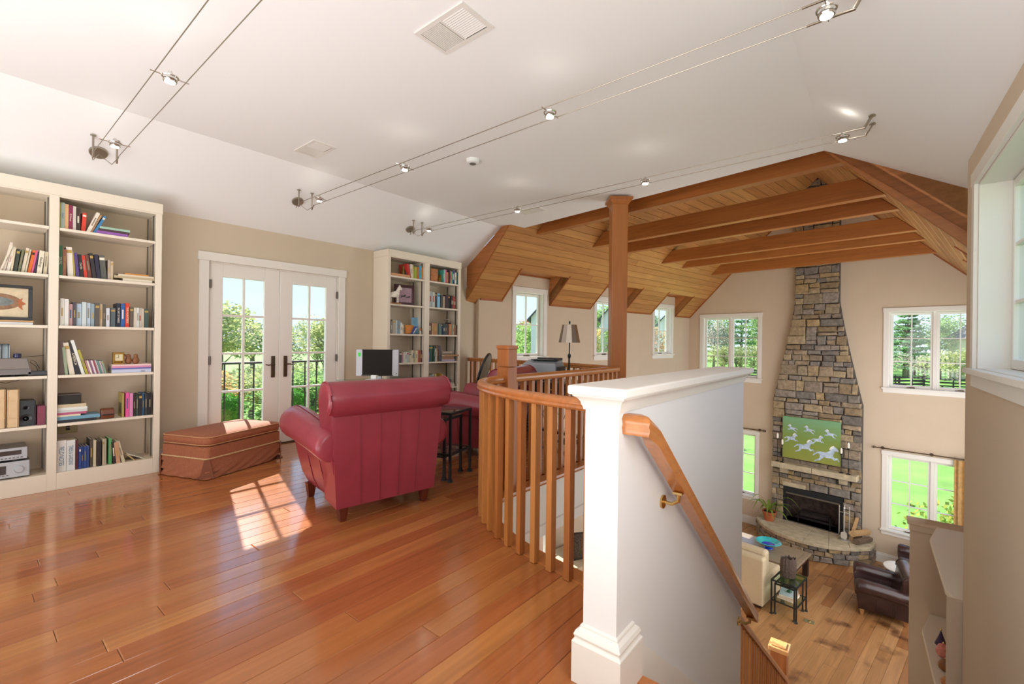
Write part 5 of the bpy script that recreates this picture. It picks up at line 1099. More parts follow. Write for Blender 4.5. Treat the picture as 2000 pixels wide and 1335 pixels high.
def course(parent, z, h, xa, xb, yf, rnd=rs, M=None, wr=(.14, .38)):
    x = xa
    while x < xb-.03:
        w = rnd.uniform(*wr)*(1.15 if h > .16 else .9)
        if xb-x-w < .09: w = xb-x
        if h > .17 and rnd.random() < .4:
            q = rnd.uniform(.35, .65)*h; stone(parent, x, x+w, z, z+q, yf, M=M, rnd=rnd); stone(parent, x, x+w, z+q, z+h, yf, M=M, rnd=rnd)
        else: stone(parent, x, x+w, z, z+h, yf, M=M, rnd=rnd)
        x += w
z = LZ+.36
while z < 4.75:
    h = rs.choice([.10, .12, .14, .17, .20, .23])
    if z < FBX[2] < z+h: h = FBX[2]-z if FBX[2]-z > .05 else h
    if z < FBX[3] < z+h: h = FBX[3]-z if FBX[3]-z > .05 else h
    zm = z+h/2; w_ = hw(zm)
    if FBX[2] <= zm <= FBX[3]:
        course(chim, z, h, CX-w_, FBX[0], BN-PR, wr=(.1, .24)); course(chim, z, h, FBX[1], CX+w_, BN-PR, wr=(.12, .30))
    else: course(chim, z, h, CX-w_, CX+w_, BN-PR)
    z += h
# firebox
FBM = mat('firebox_soot', '#55453f', .9, noise=.4, nscale=12)
fb_ = MB(); x0, x1, z0, z1 = FBX
fb_.box(x0, BN-.10, z0-.01, x1, BN+.45, z0).box(x0, BN+.44, z0, x1, BN+.45, z1).box(x0-.01, BN-.10, z0, x0, BN+.45, z1).box(x1, BN-.10, z0, x1+.01, BN+.45, z1).box(x0, BN-.10, z1, x1, BN+.45, z1+.01)
struct('wall_firebox', MB().box(x0-.05, BN+.45, z0-.05, x1+.05, BN+.5, z1+.05), FBM, rot=GZ)
obj('firebox', fb_, FBM, chim)
DKM = mat('fireplace_hood_metal', '#2c3034', .35, .5)
obj('hood', MB().box(x0, BN-PR-.02, z1-.12, x1, BN-PR+.03, z1).box(x0, BN-PR-.02, z0, x0+.05, BN-PR+.03, z1-.12).box(x1-.05, BN-PR-.02, z0, x1, BN-PR+.03, z1-.12), DKM, chim)
obj('hood_bar', MB().box(x0+.05, BN-PR-.035, z1-.16, x1-.05, BN-PR-.015, z1-.125), HINGE, chim)
gr_ = MB()
for k in range(9): xx = x0+.25+k*.08; gr_.box(xx, BN-.02, z0+.10, xx+.012, BN+.25, z0+.115)
gr_.box(x0+.22, BN-.03, z0+.09, x1-.22, BN-.015, z0+.13).box(x0+.25, BN-.03, z0, x0+.27, BN-.01, z0+.24).box(x1-.27, BN-.03, z0, x1-.25, BN-.01, z0+.24)
obj('fire_grate', gr_, BLACKM, chim)
for k in range(3): obj('burnt_log', MB().cyl((x0+.28, BN+.04+k*.08, z0+.16+.02*k), (x1-.30, BN+.08+k*.06, z0+.17+.03*(k == 1)), .045, 10), mat('charred_wood', '#241c1a', .9, noise=.4, nscale=30), chim)
# mantel
MZ = -1.475
mt_ = [obj('mantel_slab', MB().add(*(lambda q: (q.v, q.f))(MB().box(xa, BN-PR-.24, MZ-.12, xb, BN-PR+.02, MZ))), SLAB, chim, bevel=.012) for xa, xb in ((-3.80, -3.005), (-2.998, -2.20))]
for xc in (-3.58, -2.46): obj('mantel_corbel', MB().prism([(xc-.07, BN-PR-.17, MZ-.12), (xc-.07, BN-PR+.02, MZ-.12), (xc-.07, BN-PR+.02, MZ-.25), (xc-.07, BN-PR-.10, MZ-.25)], (.14, 0, 0)), SLAB, chim, bevel=.01)
obj('lintel_stone', MB().box(-3.62, BN-PR-.045, FBX[3]+.005, -3.16, BN-PR+.02, FBX[3]+.10), SLAB, chim, bevel=.01)
# hearth: curved raised hearth of stones with slab top
HZ_ = LZ+.375
def hp(t):       # front outline of the hearth, t in 0..1 from left to right
    P = [(-4.03, 11.36), (-3.78, 11.02), (-3.42, 10.80), (-3.02, 10.74), (-2.62, 10.82), (-2.25, 11.06), (-1.98, 11.40)]
    u = t*(len(P)-1); i = min(int(u), len(P)-2); f = u-i
    p0, p1, p2, p3 = P[max(i-1, 0)], P[i], P[i+1], P[min(i+2, len(P)-1)]
    return tuple(.5*((2*p1[k])+(-p0[k]+p2[k])*f+(2*p0[k]-5*p1[k]+4*p2[k]-p3[k])*f*f+(-p0[k]+3*p1[k]-3*p2[k]+p3[k])*f**3) for k in (0, 1))
core = [(hp(i/24)[0], hp(i/24)[1]+.05, LZ) for i in range(25)]+[(-2.0, BN-.02, LZ), (-4.0, BN-.02, LZ)]
hearth = thing('stone_hearth', 'curved raised stone hearth with pale slab top below the fireplace', 'hearth', gw(0, 0), -G)
obj('mortar_core', MB().prism(core, (0, 0, .30)), MORTAR, hearth)
rh = random.Random(4)
def hstone(s0, s1, z0, z1):
    (xa, ya), (xb, yb2) = hp(s0), hp(s1); d = Vector((xb-xa, yb2-ya, 0)); L = d.length; ang = atan2(d.y, d.x)
    stone(hearth, 0, L, z0, z1, .0, d0=.06, rnd=rh, M=Matrix.Translation((xa, ya, 0)) @ Matrix.Rotation(ang, 4, 'Z'))
z = LZ
for h in (.12, .10, .09):
    s_ = 0.0
    while s_ < .995:
        w = rh.uniform(.05, .11)
        if 1-s_-w < .04: w = 1-s_
        hstone(s_, s_+w, z, z+h); s_ += w
    z += h
for side in (0, 1):
    for k in range(3):
        for j_ in range(2):
            ya = (hp(side)[1]+(BN-hp(side)[1])*j_/2); yb3 = hp(side)[1]+(BN-hp(side)[1])*(j_+1)/2; L = yb3-ya
            M = Matrix.Translation((hp(side)[0]+(-.02 if side == 0 else .02), yb3 if side == 0 else ya, 0)) @ Matrix.Rotation(-pi/2 if side == 0 else pi/2, 4, 'Z')
            stone(hearth, 0, L, LZ+[0, .12, .22][k], LZ+[.12, .22, .31][k], 0, d0=.04, rnd=rh, M=M)
cuts = [0, .17, .36, .53, .70, .84, 1.0]
for i in range(len(cuts)-1):
    a, b = cuts[i], cuts[i+1]; n = 5; out = []
    for k in range(n+1):
        t = a+(b-a)*k/n; x, y = hp(t); cx, cy = -3.01, 12.6; L = sqrt((x-cx)**2+(y-cy)**2); out.append((x+(x-cx)/L*.045, y+(y-cy)/L*.045, HZ_-.07))
    xi = [-4.09, -3.62, -3.30, -3.0, -2.72, -2.42, -1.93]
    poly = out+[(xi[i+1], BN-PR+.0 if i < 5 else BN, HZ_-.07), (xi[i], BN-PR if i > 0 else BN, HZ_-.07)]
    cxm = sum(p[0] for p in poly)/len(poly); cym = sum(p[1] for p in poly)/len(poly)
    poly = [(cxm+(p[0]-cxm)*.994, cym+(p[1]-cym)*.994, p[2]) for p in poly]
    obj('hearth_slab', MB().prism(poly, (0, 0, .07)), SLAB, hearth, bevel=.008)
# things on hearth and mantel
TC = mat('terracotta', '#b0603a', .8, noise=.12, nscale=20)
pp = thing('potted_plant', 'long leaved green plant in a terracotta pot on the left of the hearth', 'plant', gw(-3.80, 11.36, HZ_))
obj('pot', MB().lathe([(.095, 0), (.135, .17), (.148, .175), (.150, .21), (.135, .212), (.125, .185)], 24), TC, pp, smooth=35)
obj('soil', MB().lathe([(.10, .18), (.128, .186)], 20), mat('soil', '#3a2a20', .95), pp)
LF = leafmat('long_leaf', '#6c9a3c', '#a9bf58'); rf_ = random.Random(2)
for k in range(15):
    a = k*2.4; L = rf_.uniform(.30, .62); cb_ = cos(a)*sin(G)+sin(a)*cos(G); L = min(L, .27/cb_) if cb_ > .3 else L; hgt = rf_.uniform(.15, .42); n = 7; b = MB(); vs = []
    for i in range(n+1):
        t = i/n; r = L*t; zz = .18+hgt*sin(t*pi*.72)*(1 if k % 3 else 1.2)-.18*t*t; w = .024*(sin(pi*min(.97, t*.9+.08)))
        p = Vector((cos(a)*r, sin(a)*r, zz)); sd = Vector((-sin(a), cos(a), 0))
        vs += [tuple(p-sd*w), tuple(p+sd*w+Vector((0, 0, .0))), tuple(p+Vector((0, 0, -.004)))]
    fs = []
    for i in range(n): q = i*3; fs += [(q, q+2, q+5, q+3), (q+2, q+1, q+4, q+5), (q+1, q, q+3, q+4)]
    b.add(vs, fs); obj('leaf', b, LF, pp, smooth=True)
STEEL = mat('bright_tool_steel', '#d4d0c8', .38, .6)
ft = thing('fireplace_tools', 'polished steel fireplace tool set on its stand at right of the hearth', 'fire tools', gw(-2.40, 11.42, HZ_))
obj('stand', MB().lathe([(.10, 0), (.10, .008), (.05, .02), (.03, .045), (.008, .05), (.008, .62), (.018, .63), (.022, .65), (.012, .675), (.002, .685)], 20).cyl((-.09, 0, .56), (.09, 0, .56), .006).cyl((0, -.09, .56), (0, .09, .56), .008), STEEL, ft, smooth=35)
for dx_, dy_, nm in ((-.085, 0, 'poker'), (.085, 0, 'tongs'), (0, -.085, 'shovel'), (0, .085, 'brush')):
    b = MB().cyl((dx_, dy_, .12), (dx_, dy_, .60), .008, 8).lathe([(.006, .60), (.012, .62), (.008, .65), (.014, .67), (.003, .69)], 12, cx=dx_, cy=dy_)
    if nm == 'shovel': b.loft([[(dx_+q*a, dy_-.0+c_2, z) for a, c_2 in ((-1, -.006), (1, -.006), (1, .004), (-1, .004))] for q, z in ((.04, .05), (.055, .09), (.05, .17), (.012, .19))])
    if nm == 'brush': b.lathe([(.03, .05), (.022, .14), (.006, .16)], 12, cx=dx_, cy=dy_)
    if nm == 'poker': b.tube([(dx_, dy_, .13), (dx_, dy_, .08), (dx_-.03, dy_, .06), (dx_-.03, dy_, .09)], .005, 6)
    if nm == 'tongs': b.tube([(dx_, dy_, .13), (dx_+.015, dy_, .06), (dx_, dy_, .03)], .005, 6)
    obj(nm, b, STEEL, ft, smooth=35)
BARK = mat('log_bark', '#6a5848', .95, noise=.35, nscale=40, bump=.5); CUT = mat('log_cut_wood', '#b89468', .8, noise=.2, nscale=50)
for i, (p, q, r_, lb) in enumerate([((-2.16, 11.30, .07), (-2.02, 11.66, .07), .062, 'dark split log lowest in the pile at right of the hearth'), ((-2.24, 11.34, .19), (-2.06, 11.68, .185), .066, 'pale split log lying on top of the hearth wood pile')]):
    lg = tag(obj('firewood_log', MB().loft([[tuple(Vector(c)+Vector((r_*cos(t*pi/5)*(1.1 if t % 3 else .85), 0, r_*sin(t*pi/5)*(1 if t % 2 else .85)))) for t in range(10)] for c in ((p[0], p[1], p[2]), (q[0], q[1], q[2]))]), BARK if i == 0 else CUT, loc=gw(0, 0, HZ_-.005 if i == 0 else HZ_+.002), rot=GZ), lb, 'log', 'firewood on the hearth')
tag(obj('firewood_log', MB().loft([[(-2.30+a, 11.50+b, 0) for a, b in ((-.03, -.03), (.03, -.02), (.025, .03), (-.02, .02))], [(-2.22+a, 11.62+b, .46) for a, b in ((-.025, -.03), (.035, -.02), (.025, .025), (-.02, .02))]]), CUT, loc=gw(0, 0, HZ_+.002), rot=GZ), 'thin split log standing upright against the chimney stones', 'log', 'firewood on the hearth')
WAX = mat('white_wax', '#ece8dc', .4)
for i, (a, h_) in enumerate([(-3.705, .52), (-3.595, .40), (-2.49, .40), (-2.36, .54)]):
    lb = ['tallest left', 'shorter left', 'shorter right', 'tallest right'][i]
    c = thing('candle_holder', '%s thin black candlestick with white candle on the mantel' % lb, 'candlestick', gw(a, BN-PR-.12-.03*(i % 2), MZ+.001), 0, 'thin black candlesticks on the mantel')
    obj('stem', MB().lathe([(.045, 0), (.045, .006), (.008, .014), (.005, .03), (.006, h_*.5), (.005, h_-.03), (.018, h_-.012), (.024, h_)], 14), BLACKM, c, smooth=35); obj('candle', MB().lathe([(.017, h_), (.021, h_+.03), (.020, h_+.09), (.012, h_+.115), (.002, h_+.12)], 14), WAX, c, smooth=35); obj('wick', MB().cyl((0, 0, h_+.118), (0, 0, h_+.13), .0015, 5), INKD, c)
def painting():
    p = thing('horse_painting', 'green painting of white horses galloping, hanging above the mantel', 'painting', gw(-3.06, BN-PR-.075, -1.36), -G)
    M_ = bpy.data.materials.new('painted_meadow'); M_.use_nodes = True; n = M_.node_tree; b = n.nodes['Principled BSDF']
    tcn = n.nodes.new('ShaderNodeTexCoord'); sx = n.nodes.new('ShaderNodeSeparateXYZ'); n.links.new(tcn.outputs['Object'], sx.inputs[0])
    r = n.nodes.new('ShaderNodeValToRGB'); r.color_ramp.elements[0].color = (*srgb('#8e9440'), 1); r.color_ramp.elements[1].color = (*srgb('#74a57c'), 1); r.color_ramp.elements.new(.55).color = (*srgb('#7a9446'), 1)
    mm = n.nodes.new('ShaderNodeMapRange'); mm.inputs[2].default_value = .93; n.links.new(sx.outputs['Z'], mm.inputs[0])
    t = n.nodes.new('ShaderNodeTexNoise'); t.inputs['Scale'].default_value = 14; mp2 = n.nodes.new('ShaderNodeMapping'); mp2.inputs['Scale'].default_value = (.5, 1, 3); n.links.new(tcn.outputs['Object'], mp2.inputs[0]); n.links.new(mp2.outputs[0], t.inputs['Vector'])
    ad = n.nodes.new('ShaderNodeMath'); ad.operation = 'MULTIPLY_ADD'; ad.inputs[1].default_value = .5; n.links.new(t.outputs['Fac'], ad.inputs[0]); sb = n.nodes.new('ShaderNodeMath'); sb.operation = 'SUBTRACT'; sb.inputs[1].default_value = .25
    n.links.new(mm.outputs[0], sb.inputs[0]); n.links.new(sb.outputs[0], ad.inputs[2]); n.links.new(ad.outputs[0], r.inputs[0]); n.links.new(r.outputs[0], b.inputs['Base Color']); b.inputs['Roughness'].default_value = .6
    obj('canvas', MB().box(-.55, -.018, 0, .55, .018, .93), M_, p)
    HM = mat('painted_white_horse', '#b4c6dc', .6, noise=.3, nscale=22); HM2 = mat('painted_mane', '#eef0ec', .6)
    R = Matrix.Rotation(pi/2, 4, 'Z')
    for x, z, sc, fl_ in ((-.35, .68, .32, -1), (-.02, .69, .34, -1), (.37, .66, .36, -1), (-.38, .46, .44, 1), (.13, .50, .38, 1), (-.12, .32, .62, 1), (.29, .22, .76, 1)):
        pts = [((px-.27)*sc*fl_*.92+x, -.0185, (pz-.1)*sc*1.5+z) for px, pz in HS_]
        obj('painted_horse', MB().prism(pts, (0, -.0012, 0)), HM, p)
        mn = [(.40, .19), (.455, .235), (.5, .25), (.47, .27), (.40, .25), (.35, .19)]
        obj('painted_mane', MB().prism([((px-.27)*sc*fl_*.92+x, -.0198, (pz-.1)*sc*1.5+z) for px, pz in mn], (0, -.0008, 0)), HM2, p)
    return p
painting()
# ------------------------------------------------------------------ great-room furniture
CTW = wood('weathered_table_wood', ['#8e7c66', '#9d8a72', '#84715c'], .3, ang=G, axis='X', coat=.5, grain=.2, rnd=False); DKW = mat('espresso_wood', '#33221c', .35)
ct = thing('coffee_table', 'long low weathered wood coffee table with dark block legs and glossy top', 'table', gw(-3.50, 9.615, LZ), -G)
TW, TD, TH = .88, .445, .42
for k in range(4): y = -TD+.09+k*(2*TD-.18)/4; obj('top_plank', MB().box(-TW+.09, y+.001, TH-.03, TW-.09, y+(2*TD-.18)/4-.001, TH), CTW, ct)
obj('top_frame', MB().box(-TW, -TD, TH-.035, TW, -TD+.088, TH+.002).box(-TW, TD-.088, TH-.035, TW, TD, TH+.002).box(-TW, -TD+.088, TH-.035, -TW+.088, TD-.088, TH+.002).box(TW-.088, -TD+.088, TH-.035, TW, TD-.088, TH+.002), CTW, ct, bevel=.003)
#obj('glass_sheet', MB().box(-TW+.01, -TD+.01, TH+.003, TW-.01, TD-.01, TH+.009), TGLASS, ct)
obj('apron', MB().box(-TW+.04, -TD+.03, TH-.12, TW-.04, -TD+.06, TH-.036).box(-TW+.04, TD-.06, TH-.12, TW-.04, TD-.03, TH-.036).box(-TW+.04, -TD+.06, TH-.12, -TW+.07, TD-.06, TH-.036).box(TW-.07, -TD+.06, TH-.12, TW-.04, TD-.06, TH-.036), DKW, ct)
for x in (-TW+.03, TW-.12):
    for y in (-TD+.03, TD-.12): obj('leg', MB().box(x, y, 0, x+.09, y+.09, TH-.036), DKW, ct, bevel=.003)
TQ = mat('turquoise_glass', '#35b7bd', .08, coat=.8, noise=.15, nscale=10); CB = mat('cobalt_glass', '#1f43c8', .08, coat=.8)
bw = thing('glass_bowl', 'shallow turquoise glass bowl with cobalt foot on the coffee table', 'bowl', gw(-3.24, 9.66, LZ+TH+.010))
obj('bowl', MB().lathe([(.05, .045), (.09, .05), (.17, .085), (.215, .125), (.225, .130), (.215, .136), (.165, .098), (.09, .062), (.03, .055)], 32), TQ, bw, smooth=50); obj('foot', MB().lathe([(.085, 0), (.08, .01), (.05, .03), (.055, .047)], 24), CB, bw, smooth=50); obj('blue_center', MB().lathe([(.06, .063), (.105, .073), (.11, .078), (.02, .064)], 24), CB, bw, smooth=50)
CRM = mat('cream_upholstery', '#c9b898', .9, noise=.05, nscale=60)
sf = thing('sofa', 'armless cream upholstered sofa with its back turned, facing the coffee table', 'sofa', gw(-3.72, 8.12, LZ), -G)
obj('back', MB().loft([[(x, y, z) for x, y in ((-.92, 0), (.92, 0), (.92, .17), (-.92, .17))] for z in (.05, .80)]+[[(x, y, .84) for x, y in ((-.90, .02), (.90, .02), (.90, .15), (-.90, .15))]]), CRM, sf, bevel=.02); obj('seat_base', MB().box(-.92, .17, .05, .92, .82, .33), CRM, sf, bevel=.02)
for x in (-.92, 0): obj('seat_cushion', MB().box(x+.01, .18, .33, x+.91, .86, .48), CRM, sf, bevel=.03); obj('back_cushion', MB().box(x+.02, .17, .48, x+.90, .36, .90), CRM, sf, bevel=.05)
for x in (-.85, .85):
    for y in (.06, .76): obj('leg', MB().box(x-.03, y-.03, 0, x+.03, y+.03, .05), DKW, sf)
PTM = mat('dark_pattern_fabric', '#4a3c30', .8, noise=.7, nscale=34)
def pillow(name, label, loc, rot, m, sz=.22, cat='pillow', group=None):
    t = thing(name, label, cat, loc, 0, group); t.rotation_euler = rot; n = 8; vs = []; fs = []
    for s in (-1, 1):
        for i in range(n+1):
            for j in range(n+1): u, v = -1+2*i/n, -1+2*j/n; vs.append((u*sz*(1-.06*(1-v*v)), s*.075*((1-u**4)*(1-v**4))**.5, v*sz*(1-.06*(1-u*u))))
    q = n+1
    for s in (0, 1):
        for i in range(n):
            for j in range(n): a = s*q*q+i*q+j; fs.append((a, a+q, a+q+1, a+1))
    b = MB().add(vs, fs); me = b.mesh('cover', m, True); bm = bmesh.new(); bm.from_mesh(me); bmesh.ops.remove_doubles(bm, verts=bm.verts, dist=.001); bmesh.ops.recalc_face_normals(bm, faces=bm.faces); bm.to_mesh(me); bm.free()
    link('cover', me, t); obj('piping', MB().tube([(sz, 0, -sz), (sz*.94, 0, 0), (sz, 0, sz), (0, 0, sz*.94), (-sz, 0, sz), (-sz*.94, 0, 0), (-sz, 0, -sz), (0, 0, -sz*.94)], .006, 6, closed=True), m, t); return t
th_ = tag(obj('throw_blanket', MB().loft([[(x, y, z) for x, y in ((-.02, 0), (.02, 0))] for y, z in ((-.012, .30), (-.012, .60), (-.012, .85), (.03, .872), (.14, .872), (.19, .85))]), PTM, loc=gw(-4.13, 8.12, LZ), rot=GZ), 'dark patterned throw draped over the back of the cream sofa', 'blanket')
me = th_.data; md = th_.modifiers.new('s', 'SOLIDIFY'); md.thickness = .012
for v in me.vertices: v.co.x *= 9
bn = thing('window_bench', 'cream cushioned bench under the lower windows seen through the balusters', 'bench', gw(-5.55, 6.75, LZ), -G)
obj('seat', MB().box(-.38, -.75, .22, .42, .75, .42), CRM, bn, bevel=.03)
for x in (-.3, .34):
    for y in (-.65, .65): obj('leg', MB().box(x-.03, y-.03, 0, x+.03, y+.03, .22), DKW, bn)
pillow('throw_pillow', 'dark patterned throw pillow on the cream bench seen through the balusters', gw(-5.35, 6.62, LZ+.64), (radians(-14), 0, radians(60)), PTM, .24)
nest('taller black iron nesting table with glass top beside the cream sofa', gw(-2.50, 8.40, LZ), -G+radians(0), .36, .50, .56, 'nesting tables beside the cream sofa')
nest('lower black iron nesting table under the taller one beside the cream sofa', gw(-2.50, 8.40, LZ), -G, .28, .42, .50, 'nesting tables beside the cream sofa', shelf=False)
for k, (c, t_, lb) in enumerate([('#e4dcc8', .03, 'cream picture book at the bottom of the side table stack'), ('#c08a5a', .022, 'tan picture book in the middle of the side table stack'), ('#b8c8cc', .025, 'pale blue picture book on top of the side table stack')]):
    zb = LZ+.242+[0, .031, .054][k]; o = tag(obj('book', MB().box(-.12, -.16, 0, .12, .16, .002).box(-.12, -.16, t_-.002, .12, .16, t_).box(-.12, -.16, .002, -.117, .16, t_-.002), mat('cover_'+c, c, .4), loc=gw(-2.51, 8.42, zb), rot=(0, 0, -G+.1*k)), lb, 'book', 'books on the side table shelf'); obj('page_block', MB().box(-.116, -.156, .002, .117, .156, t_-.002), PAPER, o)
fr = thing('green_ornament', 'small dark green ornament on the books of the side table', 'ornament', gw(-2.50, 8.42, LZ+.322)); obj('body', MB().lathe([(.03, 0), (.04, .012), (.03, .028), (.01, .036)], 16), mat('jade', '#2e5a3c', .3), fr, smooth=True); obj('head', MB().lathe([(.006, .03), (.014, .04), (.004, .052)], 12), mat('jade', ''), fr, smooth=True)
VM = mat('bark_bronze', '#4d3e36', .55, noise=.35, nscale=45, bump=.8); vz = thing('bark_vase', 'flattened dark bronze bark textured vase with jagged rim on the side table', 'vase', gw(-2.51, 8.40, LZ+.566))
rg = []; nn = 28; rv = random.Random(8)
jit = [rv.uniform(-.03, .015) for _ in range(nn)]; rib = [rv.uniform(.94, 1.04) for _ in range(nn)]
for i, (rx, ry_, z) in enumerate([(.09, .05, 0), (.105, .06, .02), (.125, .07, .12), (.120, .066, .24), (.112, .06, .34)]):
    rg.append([(rx*cos(2*pi*k/nn)*rib[k], ry_*sin(2*pi*k/nn)*rib[k], z+(jit[k] if i == 4 else 0)) for k in range(nn)])
for rx, ry_, z in [(.104, .052, .33), (.108, .056, .2), (.09, .045, .03)]: rg.append([(rx*cos(2*pi*k/nn)*rib[k], ry_*sin(2*pi*k/nn)*rib[k], z+(jit[k] if z > .3 else 0)) for k in range(nn)])
obj('body', MB().loft(rg), VM, vz); vz.rotation_euler = (0, 0, radians(25)); obj('foot', MB().lathe([(.05, -.0), (.045, .004)], 16), VM, vz)
armchair('dark brown leather armchair in the great room, side turned to the camera', (.02, 9.69, LZ), radians(185), DARKL, DARKS, LEGL, 'dark leather armchairs in the great room', .88)
armchair('dark brown leather armchair beyond the round white table', gw(-1.12, 11.05, LZ), radians(180), DARKL, DARKS, LEGL, 'dark leather armchairs in the great room', .88)
rt_ = thing('round_table', 'round white topped drum table between the dark leather armchairs', 'table', gw(-1.30, 10.38, LZ)); obj('top', MB().lathe([(.28, .50), (.30, .505), (.30, .525), (.285, .53)], 36), mat('white_stone_top', '#dddcd8', .2, coat=.4), rt_, smooth=35); obj('drum', MB().lathe([(.22, 0), (.22, .03), (.26, .44), (.27, .50)], 36), mat('bronze_drum', '#4b3f2e', .4, .4), rt_, smooth=35)
fo = thing('floor_outlet', 'small brass floor outlet cover on the great room boards', 'outlet', (-.875, 8.61, LZ)); obj('cover_plate', MB().box(-.07, -.05, 0, .07, .05, .006), mat('dull_brass', '#8f8a64', .5, .4), fo, bevel=.002); obj('screw_cap', MB().lathe([(.025, .006), (.022, .010)], 16), BRASS, fo)
# curtain rods and curtain
for (ua, ub), lb in (((-5.75, -4.06), 'left'), ((-1.97, -.26), 'right')):
    cr_ = thing('curtain_rod', 'dark bronze curtain rod over the lower %s gable window' % lb, 'curtain rod', gw(0, 0), -G, 'curtain rods on the gable wall'); zr = -.865; y = BN-.09
    obj('rod', MB().cyl((ua, y, zr), (ub, y, zr), .012, 12), BRONZE, cr_, smooth=True)
    for q in (ua, ub): obj('finial', MB().lathe([(.012, -.02), (.028, 0), (.018, .02), (.026, .035), (.002, .05)], 14, M=Matrix.Translation((q, y, zr)) @ Matrix.Rotation(pi/2 if q == ub else -pi/2, 4, 'Y')), BRONZE, cr_, smooth=True)
    for q in (ua+.12, (ua+ub)/2, ub-.12): obj('bracket', MB().cyl((q, y, zr), (q, BN, zr-.01), .008, 8).lathe([(.03, 0), (.03, .01)], 16, M=Matrix.Translation((q, BN, zr-.01)) @ Matrix.Rotation(pi/2, 4, 'X')), BRONZE, cr_)
    if lb == 'right':
        cu = thing('curtain', 'tan striped curtain panel hanging at right of the lower window', 'curtain', gw(0, 0), -G); P = []; n = 44
        for i in range(n+1): u = -.80+.56*i/n; P.append((u, BN-.09+.035*sin(i*.95), 0))
        b = MB(); vs = [(p[0], p[1], z) for z in (zr-.03, LZ+.02) for p in P]+[(p[0], p[1]+.006, z) for z in (zr-.03, LZ+.02) for p in P]; m_ = n+1; fs = []
        for i in range(n): fs += [(i, i+1, m_+i+1, m_+i), (2*m_+i+1, 2*m_+i, 3*m_+i, 3*m_+i+1)]
        b.add(vs, fs); obj('panel', b, mat('curtain_fabric', '#c9a56e', .8, noise=.2, nscale=14), cu, smooth=True)
        for k in range(6): u = -.79+k*.11; obj('ring', MB().tube([(u, y+.02*cos(t*pi/6), zr+.02*sin(t*pi/6)) for t in range(12)], .003, 6, closed=True), BRONZE, cu)
# ------------------------------------------------------------------ outdoors
GRASS = mat('lawn_grass', '#74a044', .95, noise=.22, nscale=.8)
GZ0 = -3.95
gp = MB(); N = 24; vs = []
for i in range(N+1):
    for j in range(N+1):
        x = -220+440*i/N; y = -160+440*j/N; vs.append((x, y, GZ0+.15*sin(x*.05)+.0))
gp.add(vs, [(i*(N+1)+j, (i+1)*(N+1)+j, (i+1)*(N+1)+j+1, i*(N+1)+j+1) for i in range(N) for j in range(N)])
struct('ground', gp, GRASS)
rt2 = random.Random(17)
def leafcloud(n, blobs, size, seed, conifer=False):
    r = random.Random(seed); b = MB(); vs = []; fs = []
    for k in range(n):
        if conifer:
            t = r.random()**.8; z = t; rad = (1-t)*.26+.01; a = r.uniform(0, 2*pi); layer = (int(t*11)+r.random()*.3)/11; rr_ = rad*sqrt(r.random())
            c = Vector((cos(a)*rr_, sin(a)*rr_, .12+.88*layer))
        else:
            bx, by, bz, br_ = r.choice(blobs); u = Vector((r.gauss(0, 1), r.gauss(0, 1), r.gauss(0, 1))).normalized()*br_*r.uniform(.55, 1.0); c = Vector((bx, by, bz))+u
        s = size*r.uniform(.6, 1.3); A = Vector((r.gauss(0, 1), r.gauss(0, 1), r.gauss(0, 1))).normalized(); B = A.orthogonal().normalized()
        o = len(vs); vs += [tuple(c+A*s), tuple(c+B*s*.6), tuple(c-A*s), tuple(c-B*s*.6)]; fs.append((o, o+1, o+2, o+3))
    return b.add(vs, fs)
def blobs(seed, n=14, z0=.42, z1=.88, sp=.26, br_=.13):
    r = random.Random(seed); return [(r.gauss(0, sp*.5), r.gauss(0, sp*.5), r.uniform(z0, z1), br_*r.uniform(.7, 1.3)) for _ in range(n)]
KINDS = {}
for nm, c1, c2 in (('autumn', '#c79a58', '#e4c088'), ('olive', '#9aa468', '#c4c890'), ('green', '#7a9c58', '#a8c47c'), ('rust', '#b88458', '#d8a878'), ('pine', '#6a9a6c', '#98bc88'), ('grey', '#a8a294', '#ccc4b4')):  # leaf colours lightened to carry the outdoor haze
    lm = leafmat('leaves_'+nm, c1, c2)
    b = leafcloud(2600 if nm != 'grey' else 1200, blobs(hash(nm) % 97 if False else len(nm)*7), .017, 5, conifer=(nm == 'pine'))
    KINDS[nm] = b.mesh('foliage', lm)
TRK = mat('tree_bark', '#7d7468', .9)
tk = MB().tube([(0, 0, 0), (.01, 0, .3), (0, .01, .55), (.01, 0, .74)], [.025, .018, .012, .004], 8)
for i in range(9): a = i*2.4; z = .25+.045*i; tk.tube([(0, 0, z), (cos(a)*.08, sin(a)*.08, z+.08), (cos(a)*.13, sin(a)*.13, z+.14)], [.009, .005, .002], 5)
TKM = tk.mesh('trunk', TRK)
TL = {'autumn': 'golden autumn tree', 'olive': 'dull olive tree', 'green': 'fresh green tree', 'rust': 'rusty orange tree', 'pine': 'tall dark pine', 'grey': 'bare grey branched tree'}
def tree(kind, x, y, h, wd, where, group):
    t = thing('tree', TL[kind]+' '+where, 'tree', (x, y, GZ0), rt2.uniform(0, 6), group); t.scale = (h*wd, h*wd, h)
    link('foliage', KINDS[kind], t); link('trunk', TKM, t)
ring_ = 0
for k in range(30):          # west woods seen through the french doors and dormer windows
    ang = radians(169-k*2.0+rt2.uniform(-1, 1)); d = rt2.uniform(48, 75); kd = rt2.choice(['autumn', 'olive', 'green', 'grey', 'olive', 'rust'])
    hh = 5.0+d*rt2.uniform(.035, .06) if k > 5 else 5.2+d*rt2.uniform(.07, .085)
    tree(kd, cos(ang)*d, sin(ang)*d, hh, rt2.uniform(1.0, 1.5), 'in the woods west of the house', 'trees in the woods west of the house')
